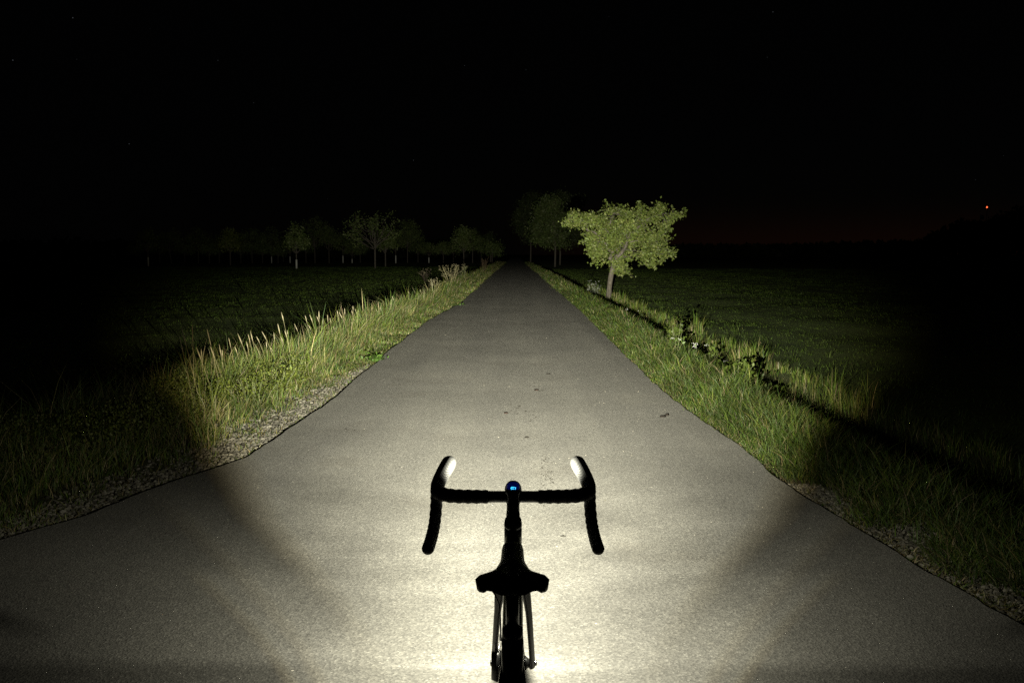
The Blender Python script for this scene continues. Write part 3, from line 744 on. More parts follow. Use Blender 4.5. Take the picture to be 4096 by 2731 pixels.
# loose grit on the road
n = 260; y = 5 * (30 / 5) ** RNG.random(n); u = RNG.beta(2.2, .9, n); x = EL(y) + .05 + u * (ER(y) - EL(y) - .08)
P, Tn, C = rock_cloud(np.stack([x, y], 1), .0022 + .0045 * RNG.random(n) ** 3)
P[:, 2] += np.repeat(road_z(x, y) - ground_z(x, y), 12)
tag(mesh_obj('grit', P, None, M_stone, tris=Tn, colors=np.clip(C * 1.5, 0, .6), smooth_=False), 'scattered pale grit lying on the asphalt', kind='stuff')

# a few single larger stones one can pick out
STONES = [(985, 1915, .030, 'broad pale stone at the asphalt edge where the beam begins'), (1065, 1765, .026, 'pale flat stone in the lit gravel left of the road'),
          (1250, 1560, .030, 'whitish stone in the thin gravel below the tall grass'), (1215, 1600, .026, 'small whitish stone left of the lit gravel strip'),
          (930, 1835, .028, 'angular stone on the shaded gravel by the asphalt'), (250, 2040, .028, 'grey stone in the dark gravel far left'),
          (3560, 2180, .022, 'pale stone on the right edge of the asphalt'), (3640, 2225, .026, 'largest pale stone beside the right asphalt edge'), (3960, 2290, .02, 'stone in the dark gravel at the far right')]
for px, py, r, lab in STONES:
    p = on_z(px, py, -.02)
    side_ok = p.x < float(EL(p.y)) - r or p.x > float(ER(p.y)) + r
    if not side_ok: p.x = float(EL(p.y)) - r * 1.6 if p.x < 0 else float(ER(p.y)) + r * 1.6
    P, Tn, C = rock_cloud(np.array([[p.x, p.y]]), np.array([r]))
    zz = gz(p.x, p.y)
    tag(mesh_obj('stone', P, None, M_stone, tris=Tn, colors=np.clip(C * 0 + np.array([.21, .20, .175]), 0, 1), smooth_=False, origin=(p.x, p.y, zz)), lab, 'stone', 'single stones at the roadside')

# things lying on the road
def blotch(px, py, rx, ry_, mat_, name, label, cat, hgt=.004, seed=0, group=None):
    rg = random.Random(seed); p = on_z(px, py); z = float(road_z(np.array(p.x), np.array(p.y)))
    mb = MB(); n = 14; f = [1 + .35 * rg.uniform(-1, 1) for _ in range(n)]
    rings = []
    for s, zz in ((1.0, -.002), (.92, hgt * .6), (.55, hgt), (.15, hgt * .8)):
        rings.append([(p.x + rx * s * f[j] * math.cos(2 * math.pi * j / n), p.y + ry_ * s * f[j] * math.sin(2 * math.pi * j / n), z + zz * (1 + .4 * rg.uniform(-1, 1))) for j in range(n)])
    mb.rings(rings)
    o = mesh_obj(name, mb.v, mb.f, mat_, None, True, origin=(p.x, p.y, z))
    return tag(o, label, cat, group)
M_drop = mat('dark_dropping', (.018, .014, .011), .8, .3, build=lambda t, p: bump(t, p, noise(t, 150).outputs[0], .8, .004))
M_drop2 = mat('dung_crumb', (.026, .023, .019), .9, .2, build=lambda t, p: bump(t, p, noise(t, 150).outputs[0], .8, .004))
M_redleaf = mat('brown_leaf', (.032, .020, .015), .7, .3, build=worn((.032, .020, .015), .4, 60))
blotch(2650, 1671, .026, .030, M_drop, 'dropping', 'black curled dropping near the right edge of the road', 'dropping', .012, 2)
blotch(2668, 1665, .016, .022, M_drop, 'dropping', 'small round black dropping touching a curled one', 'dropping', .016, 3)
blotch(2026, 1660, .022, .045, M_redleaf, 'dead_leaf', 'dark brown leaf lying mid road left of the bicycle line', 'leaf', .008, 4)
blotch(2146, 1567, .024, .045, M_redleaf, 'dead_leaf', 'reddish brown leaf mid road ahead of two other leaves', 'leaf', .008, 5)
blotch(2193, 1501, .028, .045, M_drop2, 'dead_leaf', 'grey brown leaf farthest up the lit road', 'leaf', .006, 6)
blotch(2107, 1759, .020, .030, M_drop2, 'dead_leaf', 'crumpled leaf with a pale chip straight ahead of the headlamp', 'leaf', .008, 7)
blotch(2252, 2156, .017, .020, mat('tar_spot', (.055, .052, .045), .8, .3, build=worn((.055, .052, .045))), 'tar_spot', 'grey tar patch on the bright asphalt right of the stem', 'tar spot', .0015, 8)
spots = MB(); rg = random.Random(5)
for cx_, cy_, sx, sy, nn, r in ((2185, 1930, 14, 45, 46, .0045), (2186, 1866, 10, 40, 24, .004), (2055, 1645, 22, 12, 18, .008), (2150, 1555, 12, 16, 8, .008), (2080, 1860, 25, 50, 16, .004), (1405, 1720, 12, 6, 3, .010), (2130, 1680, 10, 12, 4, .008)):
    for _ in range(nn):
        p = on_z(cx_ + rg.gauss(0, sx), cy_ + rg.gauss(0, sy)); z = float(road_z(np.array(p.x), np.array(p.y)))
        a = r * rg.uniform(.5, 1.5)
        spots.rings([[(p.x + a * s * math.cos(j * 1.0472) * rg.uniform(.7, 1.2), p.y + 1.3 * a * s * math.sin(j * 1.0472) * rg.uniform(.7, 1.2), z + h_) for j in range(6)] for s, h_ in ((1, -.001), (.8, .003), (.3, .004))])
tag(spots.build('mud_crumbs', M_drop2), 'trail of dark mud crumbs dropped along the middle of the road', kind='stuff')

# ------------------------------------------------------------------ tall grass clumps and weeds
def stalk(mbs, mbh, base_, tip, bend, head, r=.0028):
    b, t_ = Vector(base_), Vector(tip); mid = b.lerp(t_, .55) + Vector((0, 0, bend * .5 * (t_ - b).length))
    pts = []
    for k in range(7):
        u = k / 6; pts.append(b * (1 - u) ** 2 + mid * 2 * u * (1 - u) + t_ * u * u)
    mbs.tube(pts, [r, r, r, r * .9, r * .8, r * .7, r * .5], 5)
    if head:
        i0 = 4
        hp = [pts[4].lerp(pts[5], .4), pts[5], pts[5].lerp(pts[6], .5), pts[6]]
        mbh.tube(hp, [r * 1.2, r * 2.6, r * 2.2, r * .5], 6, sub=2, rfun=lambda L: 1 + .35 * math.sin(L * 260))
def crop4(x, y): return (x / 1.96 + 700, y / 1.96 + 1100)
CL = [ # each clump: stalk tips (in photo pixels), lateral distance, label
    ([(48, 400), (30, 470), (135, 385), (165, 560)], -3.15, 'pair of dim upright seed stalks farthest left behind the verge'),
    ([(250, 420), (270, 545), (205, 575)], -3.15, 'dim clump of stalks next to the leftmost tall pair'),
    ([(345, 540), (370, 585), (420, 490)], -3.2, 'low clump of bent grass stalks over the yellow green weeds'),
    ([(490, 455), (468, 560)], -3.2, 'arching brown seed stalk with a drooping shorter one'),
    ([(590, 435), (572, 460), (638, 480), (560, 520)], -3.2, 'group of three straight pale seed stalks above bright weeds'),
    ([(680, 440), (715, 520), (745, 560)], -3.1, 'single pinkish stalk over broad pale grass leaves'),
    ([(775, 450), (830, 480), (805, 380), (860, 435)], -3.1, 'thin stalks beside the tallest stalk of the verge'),
    ([(833, 290), (935, 380), (880, 430)], -3.2, 'tallest leaning seed stalk of the left verge'),
    ([(1020, 315), (1055, 310), (1110, 320), (1045, 390)], -3.1, 'cluster of beige seed heads leaning left, left of the nodding ones'),
    ([(1128, 280), (1195, 310), (1160, 330), (1215, 335)], -3.1, 'cluster of nodding bright seed heads in the middle of the verge'),
    ([(1270, 275), (1285, 290), (1330, 260), (1243, 400)], -3.0, 'upright pair of seed heads with one slender stalk beside them'),
    ([(1395, 240), (1410, 265), (1385, 275), (1495, 300), (1440, 300)], -3.0, 'spreading fan of pale seed heads at mid verge'),
    ([(1590, 215), (1545, 250), (1575, 265), (1675, 260), (1610, 250)], -2.95, 'loose group of stalks against the black ditch'),
    ([(1700, 165), (1760, 175), (1740, 200)], -2.95, 'pair of pale arching grass plumes bowing left'),
    ([(1830, 125), (1850, 180), (1920, 110), (1935, 160)], -2.9, 'thin far stalks before the dry branching weed'),
    ([(2010, 130), (1985, 190)], -2.8, 'slanting reddish stalk next to the small dry weed')]
M_straw = mat('straw_stalk', (.21, .19, .10), .6, .3, build=worn((.21, .19, .10), .4, 30))
M_head = mat('seed_head', (.27, .23, .15), .7, .25, build=worn((.25, .22, .14), .4, 200))
for tips, xl, lab in CL:
    W = []
    for tx, ty in tips:
        px, py = crop4(tx, ty); d = ray(px, py); yy = xl / d.x * d.y
        W.append(at_y(px, py, yy + random.uniform(-.1, .1)))
    c = sum((w.copy() for w in W), Vector()) / len(W); zc = gz(c.x + .05, c.y)
    E = empty('tall_grass_clump', (c.x, c.y, zc), lab, 'grass clump', 'tall seeding grass along the left verge')
    for w in W:
        s_, h_ = MB(), MB()
        L = w.z - zc; bnd = Vector((w.x + L * random.uniform(.0, .42), w.y + random.uniform(-.08, .08), 0)); bnd.z = gz(bnd.x, bnd.y)
        stalk(s_, h_, bnd, w, random.uniform(.05, .42), True, .0014 + .00006 * w.y)
        so = s_.build('stalk', M_straw, E); h_.build('seed_head', M_head, so)
    nb = 26; a = RNG.uniform(0, 6.28, nb)
    pos = np.stack([c.x + .12 + .10 * np.cos(a), c.y + .14 * np.sin(a), np.full(nb, zc - .02)], 1)
    V_, Tn, C = make_blades(pos, RNG.uniform(.3, .6, nb), np.full(nb, max(.005, .0005 * c.y)), a, RNG.uniform(.15, .6, nb), pick(nb, [3, 3, 2, 3, 1, 1, 1, 3]))
    mesh_obj('blades', V_, None, M_grass, E, False, colors=C, tris=Tn)['kind'] = 'stuff'

def leaf_cloud(pts, size, col, normal_bias=None, droop=.3, aspect=.55):
    """leaf-shaped faces (four corners, folded on the midrib)"""
    n = len(pts)
    d = RNG.normal(size=(n, 3)); d[:, 2] -= droop; d /= np.linalg.norm(d, axis=1)[:, None]
    nr = RNG.normal(size=(n, 3)) if normal_bias is None else RNG.normal(size=(n, 3)) * .7 + normal_bias
    s = np.cross(d, nr); s /= np.linalg.norm(s, axis=1)[:, None] + 1e-9
    up_ = np.cross(s, d)
    L = size[:, None]; Wd_ = L * aspect / 2
    V_ = np.stack([pts, pts + d * L * .45 + s * Wd_ + up_ * L * .08, pts + d * L, pts + d * L * .45 - s * Wd_ + up_ * L * .08, pts + d * L * .5 - up_ * L * .03], 1)
    Tn = np.array([(0, 1, 4), (1, 2, 4), (2, 3, 4), (3, 0, 4)])
    Tn = (Tn[None] + (np.arange(n) * 5)[:, None, None]).reshape(-1, 3)
    return V_.reshape(-1, 3), Tn, np.repeat(col[:, None], 5, 1).reshape(-1, 3)

def leafy_weed(px, py, zoff, rad, hgt, nst, nl, lsize, cols, label, name='leafy_weed', group=None, cat='plant', x_=None, flowers=0, ymax=None):
    p = on_z(px, py, zoff); z = gz(p.x, p.y)
    E = empty(name, (p.x, p.y, z), label, cat, group)
    st_ = MB(); pts = []
    for k in range(nst):
        a = random.uniform(0, 6.28); r = rad * random.random() ** .5
        top_ = Vector((p.x + r * math.cos(a), p.y + r * math.sin(a) * 1.3, z + hgt * random.uniform(.7, 1.1)))
        b = Vector((p.x + r * .4 * math.cos(a), p.y + r * .4 * math.sin(a), z - .02))
        st_.tube([b, b.lerp(top_, .5) + Vector((0, 0, .03)), top_], [.005, .004, .002], 5)
        for j in range(nl // nst): pts.append(b.lerp(top_, random.uniform(.35, 1.0)) + Vector((random.gauss(0, .04), random.gauss(0, .04), random.gauss(0, .02))))
    st_.build('stem', mat_stem, E)
    pts = np.array([tuple(q_) for q_ in pts]); n_ = len(pts)
    col = np.array(cols)[RNG.integers(0, len(cols), n_)] * RNG.uniform(.7, 1.3, (n_, 1))
    V_, Tn, C = leaf_cloud(pts, lsize * RNG.uniform(.6, 1.3, n_), col, np.array([0, -.5, 1.4]), .15, .6)
    o = mesh_obj('leaves', V_, None, M_leaf, E, False, colors=C, tris=Tn); o['kind'] = 'stuff'
    if flowers:
        fb = MB()
        for k in range(flowers):
            a = random.uniform(0, 6.28); r = rad * random.random() ** .5
            c = Vector((p.x + r * math.cos(a), p.y + r * math.sin(a), z + hgt * random.uniform(.9, 1.25)))
            for j in range(7):
                q_ = c + Vector((random.gauss(0, .018), random.gauss(0, .018), random.gauss(0, .008))); rr_ = random.uniform(.004, .0065)
                fb.lathe(q_, (random.gauss(0, .3), -.4, 1), [(-.004, rr_ * .3), (0, rr_), (.003, rr_ * .6)], 6)
        o = fb.build('flowers', M_white, E); o['kind'] = 'stuff'
    return E
mat_stem = mat('green_stem', (.10, .11, .05), .6, .3, build=worn((.10, .11, .05), .3))
M_white = mat('white_petal', (.5, .51, .48), .6, .3, build=worn((.5, .51, .48), .1, 300))
G1 = [(.075, .120, .022), (.095, .145, .03), (.055, .09, .02)]
G2 = [(.060, .088, .014), (.075, .10, .02), (.045, .065, .014)]  # leaf greens lowered to carry the shade of the ditch
weeds = [(2825, 1450, .14, .30, 'broad leafed weed with white blooms at the far end of the ditch', 3), (2905, 1485, .17, .32, 'dense leafy weed in the ditch beside white blooms', 0), (2985, 1520, .17, .30, 'leafy weed in the ditch between two bushier ones', 0),
         (2945, 1545, .16, .30, 'dark leafy weed nearest the road behind the grass edge', 0), (3050, 1560, .16, .28, 'bushy weed at the near end of the ditch patch', 0), (2700, 1395, .12, .36, 'upright leafy weed with pale tips among the verge grass', 0), (2540, 1245, .16, .30, 'small leafy weed in the ditch up the road', 2)]
for px, py, rd, hg, lab, fl in weeds:
    leafy_weed(px, py + 40, -.22, rd * 1.5, hg + .08, 9, 170, .075, G2, lab, group='leafy weeds in the right ditch', flowers=fl)
for px, py, lab in ((2700, 1425, 'white flower cluster near the verge edge, left of the leafy patch'), (2785, 1440, 'brightest white flower cluster in front of the leafy patch'), (2830, 1405, 'white flower cluster behind the leafy patch'), (2898, 1425, 'smallest white flower cluster over the leaves'), (2505, 1245, 'far white flower cluster below the fruit tree')):
    leafy_weed(px, py + 45, -.18, .10, .24, 4, 24, .05, G1, lab, 'flowering_weed', 'white flowers in the right ditch', 'wildflower', flowers=2)
leafy_weed(1490, 1445, -.03, .16, .10, 8, 120, .05, [(.05, .10, .016), (.065, .12, .02)], 'small bright green weed at the left edge of the asphalt', 'low_weed')
leafy_weed(1835, 1225, -.03, .16, .10, 6, 80, .06, [(.05, .105, .012), (.06, .12, .018)], 'far bright green tuft of weed at the left asphalt edge', 'low_weed')
for px, py, lab in ((1010, 1640, 'yellow green bushy weed in the middle of the lit left verge'), (1090, 1600, 'yellow green weed right of the bushy one on the left verge'), (900, 1560, 'olive weed at the left rim of the beam'), (1180, 1530, 'olive green weed with small leaves below the tallest stalk'), (830, 1660, 'shaded olive weed on the dark verge')):
    leafy_weed(px, py, -.05, .30, .30, 16, 900, .022, [(.10, .125, .018), (.12, .14, .025), (.07, .10, .018)], lab, 'bushy_weed', 'bushy weeds on the left verge')
# low small-leaved herbs filling the lit part of the left verge
n = 22000; y = 5.5 * (12.5 / 5.5) ** RNG.random(n); t = RNG.uniform(.40, 1, n) * VW(y) * .95; k = (np.sin(y * 2.1 + t * 3) + np.sin(t * 5.3 - y * 1.3) + RNG.normal(0, .5, n)) > .1
y, t = y[k], t[k]; x = EL(y) - t; n = len(y)
hz = ground_z(x, y) + (.05 + .24 * sstep(t, .4, 1.2)) * RNG.random(n) ** .6
V_, Tn, C = leaf_cloud(np.stack([x, y, hz], 1), RNG.uniform(.014, .032, n), np.array([(.105, .125, .020), (.125, .14, .032), (.075, .10, .020)])[RNG.integers(0, 3, n)] * RNG.uniform(.7, 1.25, (n, 1)), np.array([.2, -.8, .8]), 0, .6)
tag(mesh_obj('verge_herbs', V_, None, M_leaf, None, False, colors=C, tris=Tn), 'yellow green small leaved herbs among the grass of the left verge', kind='stuff')
# dry branching weeds
def dry_weed(px, py, zoff, h, spread, label, n_main=6, m=None, colr=None):
    p = on_z(px, py, zoff); z = gz(p.x, p.y); E = empty('dry_weed', (p.x, p.y, z), label, 'weed', 'dry branching weeds by the lane')
    s_ = MB(); h_ = MB()
    for k in range(n_main):
        a = random.uniform(0, 6.28); lean_ = random.uniform(.1, .6) * spread
        t_ = Vector((p.x + lean_ * math.cos(a), p.y + lean_ * math.sin(a), z + h * random.uniform(.75, 1.0)))
        b = Vector((p.x + .04 * math.cos(a), p.y + .04 * math.sin(a), z - .02)); s_.tube([b, b.lerp(t_, .5) + Vector((0, 0, .05)), t_], [.011, .008, .004], 5)
        for j in range(7):
            u = random.uniform(.45, .98); o_ = b.lerp(t_, u); e_ = o_ + Vector((random.gauss(0, .10), random.gauss(0, .10), random.uniform(.05, .20)))
            s_.tube([o_, e_], [.005, .003], 4)
            for w in range(3): h_.lathe(e_ + Vector((random.gauss(0, .03), random.gauss(0, .03), random.gauss(0, .015))), (0, 0, 1), [(-.008, .003), (0, .012), (.008, .003)], 5)
    s_.build('stem', m or M_straw, E); h_.build('seed_head', colr or M_head, E)['kind'] = 'stuff'
dry_weed(1806, 1158, -.05, 1.05, 1.0, 'large dry umbel weed with pale stems left of the lane', 8)
dry_weed(1745, 1190, -.05, .55, .6, 'small dry branching weed nearest on the left verge', 4)
dry_weed(1852, 1140, -.05, .95, .7, 'greenish dry weed just beyond the large pale one', 5, mat_stem)
dry_weed(1700, 1140, -.25, .8, .6, 'dim pinkish weed in the ditch behind the pale one', 5, mat('dull_red_stem', (.09, .065, .055), .7, .2, build=worn((.09, .065, .055))))
dry_weed(1935, 1095, -.05, 1.25, .9, 'reddish dock far along the left roadside', 9, mat('dock_stem', (.10, .07, .045), .7, .2, build=worn((.10, .07, .045))), mat('dock_seed', (.09, .065, .035), .7, .2, build=worn((.09, .065, .035))))
leafy_weed(2378, 1180, -.15, .34, .72, 14, 260, .06, [(.22, .24, .20), (.16, .19, .13), (.30, .31, .28)], 'grey white flowering weed beside the fruit tree trunk', 'pale_weed', flowers=10)

# ------------------------------------------------------------------ trees
def limb(mb, a, b, ra, rb, wob=.08, n=6, seg=5):
    a, b = Vector(a), Vector(b); L = (b - a).length
    pts = [a.lerp(b, k / seg) + (Vector((random.gauss(0, 1), random.gauss(0, 1), random.gauss(0, .6))) * L * wob * math.sin(math.pi * k / seg)) for k in range(seg + 1)]
    mb.tube(pts, [ra + (rb - ra) * k / seg for k in range(seg + 1)], n); return pts
def blob_points(blobs, n):
    wts = np.array([b[3] * b[4] * b[5] for b in blobs]) ** .62; wts /= wts.sum()
    out = []
    for b, c in zip(blobs, RNG.multinomial(n, wts)):
        d = RNG.normal(size=(c, 3)); d /= np.linalg.norm(d, axis=1)[:, None]
        r = RNG.random(c) ** .45
        out.append(np.array(b[:3]) + d * r[:, None] * np.array(b[3:6]))
    return np.concatenate(out)
def clumped(blobs, n_cl, per, spread):
    c = blob_points(blobs, n_cl); k = np.repeat(np.arange(n_cl), per)
    return c[k] + RNG.normal(0, spread, (n_cl * per, 3)), c
LEAFP = np.array([(.085, .125, .032), (.105, .145, .042), (.070, .105, .030), (.12, .145, .055)])
def tree(name, base_, trunk_pts, trunk_r, limbs, blobs, n_cl, per, spread, lsize, pal, label, cat='tree', group=None, guard=None, twig=True, sprigs=0):
    E = empty(name, base_, label, cat, group)
    b = Vector(base_); mb = MB()
    mb.tube([b + Vector(p) for p in trunk_pts], trunk_r, 12, sub=3, rfun=lambda L: 1 + .06 * math.sin(L * 9))
    for a, e, ra, rb in limbs: limb(mb, b + Vector(a), b + Vector(e), ra, rb)
    pts, cen = clumped([(q_[0] + b.x, q_[1] + b.y, q_[2] + b.z, q_[3], q_[4], q_[5]) for q_ in blobs], n_cl, per, spread)
    if twig:
        ends = [b + Vector(e) for _, e, _, _ in limbs] + [b + Vector(trunk_pts[-1])]
        for c in cen[::3]:
            c = Vector(c); e = min(ends, key=lambda q_: (q_ - c).length)
            limb(mb, e, c, .012, .005, .06, 4, 3)
    if sprigs:                                    # leafy shoots that stick out of the outline
        extra = []; tw_ = MB()
        for k in range(sprigs):
            q_ = random.choice(blobs); a = random.uniform(0, 6.28); e = random.uniform(-.8, 1.0)
            d = Vector((math.cos(a) * math.cos(e), .5 * math.sin(a) * math.cos(e), math.sin(e)))
            o_ = b + Vector((q_[0] + d.x * q_[3] * .8, q_[1] + d.y * q_[4] * .8, q_[2] + d.z * q_[5] * .8)); L = random.uniform(.15, .42)
            pp = limb(tw_, o_, o_ + d * L + Vector((0, 0, random.uniform(-.05, .08))), .008, .003, .05, 4, 4)
            for w in pp:
                for m_i in range(4): extra.append(tuple(w + Vector((random.gauss(0, .035), random.gauss(0, .035), random.gauss(0, .035)))))
        pts = np.concatenate([pts, np.array(extra)])
        tw_.build('twigs', M_bark, E)['kind'] = 'stuff'
    mb.build('trunk', M_bark, E)
    n_ = len(pts); kc = np.concatenate([np.repeat(RNG.uniform(.70, 1.25, n_cl), per), np.ones(n_ - n_cl * per)])
    col = pal[RNG.integers(0, len(pal), n_)] * RNG.uniform(.75, 1.25, (n_, 1)) * kc[:, None]
    V_, Tn, C = leaf_cloud(pts, lsize * RNG.uniform(.6, 1.25, n_), col, np.array([0, -.6, .5]), .35, .6)
    mesh_obj('crown', V_, None, M_leaf, E, False, colors=C, tris=Tn)
    if guard:
        g = MB(); g.tube([b + Vector((0, 0, .02)), b + Vector((0, 0, guard))], trunk_r[0] * 1.25, 10); g.build('trunk_guard', M_guard, E)
    return E
# the fruit tree at the right of the lane
TD = 38.2; tb = at_y(2435, 1186, TD); tz = tb.z
S_ = 3982 / TD * 2.613
def mt(cx_, cz_, yo=0): return ((cx_ - 1250) / S_, yo, (1265 - cz_) / S_)
gzb = gz(tb.x, TD); tb = Vector((tb.x, TD, min(gzb, tz)))
mblobs = []
for cx_, cz_, rx, rz, ry2 in ((1330, 560, 300, 150, 1.2), (1230, 640, 200, 220, 1.1), (1500, 600, 250, 150, 1.1), (1150, 800, 110, 140, .7), (1330, 880, 110, 90, .5), (1180, 470, 170, 90, .8), (880, 400, 110, 55, .5), (820, 470, 60, 50, .35), (960, 480, 90, 60, .4), (1020, 430, 120, 55, .5),
                           (1320, 330, 160, 48, .5), (1450, 390, 150, 70, .7), (1600, 440, 130, 80, .6), (1570, 320, 40, 60, .3), (1720, 400, 120, 90, .6), (1780, 320, 60, 50, .3), (1920, 400, 80, 32, .25), (1830, 500, 80, 50, .35),
                           (1680, 640, 140, 110, .7), (1760, 600, 90, 60, .4), (1650, 780, 130, 100, .6), (1740, 880, 90, 60, .4), (1850, 790, 100, 26, .25), (1780, 700, 80, 40, .3), (1420, 820, 100, 70, .5), (1380, 960, 70, 40, .35), (1080, 720, 80, 90, .5), (1060, 620, 70, 80, .4), (1430, 700, 160, 110, .6)):
    c = mt(cx_, cz_); mblobs.append((c[0], random.uniform(-.25, .25), c[2], rx / S_ * .86, ry2 * .8, rz / S_ * .82))
tp = [mt(1250, 1265), mt(1255, 1150), mt(1268, 1040), mt(1290, 930), mt(1320, 850)]
ML = [(mt(1290, 930), mt(1400, 740, -.2), .11, .075), (mt(1400, 740, -.2), mt(1440, 640, -.1), .075, .05), (mt(1440, 640, -.1), mt(1600, 450, .1), .05, .03), (mt(1600, 450, .1), mt(1800, 370, .1), .03, .012),
      (mt(1440, 640), mt(1700, 700, .2), .04, .015), (mt(1300, 880), mt(1180, 640, .1), .09, .05), (mt(1180, 640, .1), mt(1000, 450, .1), .05, .02), (mt(1000, 450, .1), mt(800, 440), .02, .008), (mt(1180, 640), mt(1300, 380), .045, .02), (mt(1330, 840), mt(1500, 800, .4), .05, .02), (mt(1320, 850), mt(1360, 600, .5), .07, .03)]
tree('fruit_tree', tb, tp, [.118, .098, .092, .092, .075], ML, mblobs, 620, 18, .080, .102, LEAFP * np.array([1.06, .98, .74]), 'spreading lit fruit tree standing on the meadow right of the lane', sprigs=130)
# avenue trees behind it
def big(cxy, y, base_cy, blobs, n_cl, label, name='avenue_tree', dim=.45):
    s = 3982 / y * 2.613; px = cxy / 2.613 + 1950; p = at_y(px, 1046, y); p.z = gz(p.x, y); b = Vector(p)
    bl = [((cx_ - cxy) / s, random.uniform(-.5, .5), (base_cy - cz_) / s, rx / s, rx / s * .9, rz / s) for cx_, cz_, rx, rz in blobs]
    h = max(q_[2] for q_ in bl)
    lim = [((0, 0, h * .45), (q_[0] * .8, q_[1], q_[2]), .13, .04) for q_ in bl]
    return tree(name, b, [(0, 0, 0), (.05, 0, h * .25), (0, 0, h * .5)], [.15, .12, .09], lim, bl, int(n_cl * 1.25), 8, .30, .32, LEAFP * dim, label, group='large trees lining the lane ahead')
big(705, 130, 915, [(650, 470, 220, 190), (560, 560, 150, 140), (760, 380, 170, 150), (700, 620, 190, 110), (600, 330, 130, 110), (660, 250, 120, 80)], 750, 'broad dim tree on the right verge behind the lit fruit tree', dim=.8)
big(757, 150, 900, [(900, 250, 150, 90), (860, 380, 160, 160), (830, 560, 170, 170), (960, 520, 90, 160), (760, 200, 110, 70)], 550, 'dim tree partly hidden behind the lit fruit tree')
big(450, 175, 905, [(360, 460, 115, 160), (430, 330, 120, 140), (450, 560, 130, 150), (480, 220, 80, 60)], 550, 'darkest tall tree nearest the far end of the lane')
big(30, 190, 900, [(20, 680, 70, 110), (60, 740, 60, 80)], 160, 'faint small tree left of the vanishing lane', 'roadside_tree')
# orchard on the left
OR = [(268, 395, 175, 75, .15, 344, 'dim slim sapling with white guard at the left end of the orchard', 0), (395, 380, 180, 85, .3, None, 'dim leaning tree second from the left end', 1), (545, 368, 165, 95, .5, None, 'dim round tree left of the yellowish one', 0),
      (660, 350, 200, 60, .3, None, 'thin young tree close behind the yellowish tree', 0), (722, 390, 178, 68, 1.0, None, 'dense yellowish round crowned orchard tree', 2), (842, 372, 172, 80, .7, None, 'flat topped tree right of the yellowish one', 1), (950, 376, 165, 75, .4, 340, 'dim tree with a short white trunk guard', 0),
      (1052, 362, 205, 60, .3, 325, 'far small tree with guard, left of the white stemmed sapling', 0), (1088, 408, 160, 78, .4, 358, 'slim tree with the brightest white trunk guard', 0), (1190, 378, 115, 105, .8, None, 'tall pointed tree with dense middle', 1), (1268, 378, 165, 80, .6, None, 'bushy tree just right of the tall pointed one', 0),
      (1345, 370, 200, 80, .35, 330, 'small open tree with low guard beside the tallest tree', 0), (1523, 406, 78, 165, .42, None, 'tallest orchard tree with bare upswept branches', 3), (1580, 396, 185, 70, .5, None, 'tree tucked behind the tallest one on its right', 0), (1637, 378, 190, 60, .4, 335, 'thin tree with white guard left of the dense cone', 0),
      (1702, 366, 115, 95, 1.6, None, 'dense cone shaped orchard tree', 2), (1820, 348, 235, 60, .4, 318, 'far dim tree with guard in the gap', 0), (1900, 345, 225, 55, .35, None, 'faint far tree left of the twin crowns', 0), (2013, 388, 170, 80, .9, None, 'left tree of the twin round crowns near the lane', 2),
      (2062, 366, 168, 62, .9, None, 'right tree of the twin round crowns near the lane', 2), (2110, 350, 200, 60, .5, None, 'dim tree nearest the lane at the orchard end', 0), (1395, 345, 230, 60, .35, 322, 'far faint tree between the small open one and the tallest', 0), (985, 340, 240, 50, .3, None, 'farthest faint tree behind the short guard', 0)]
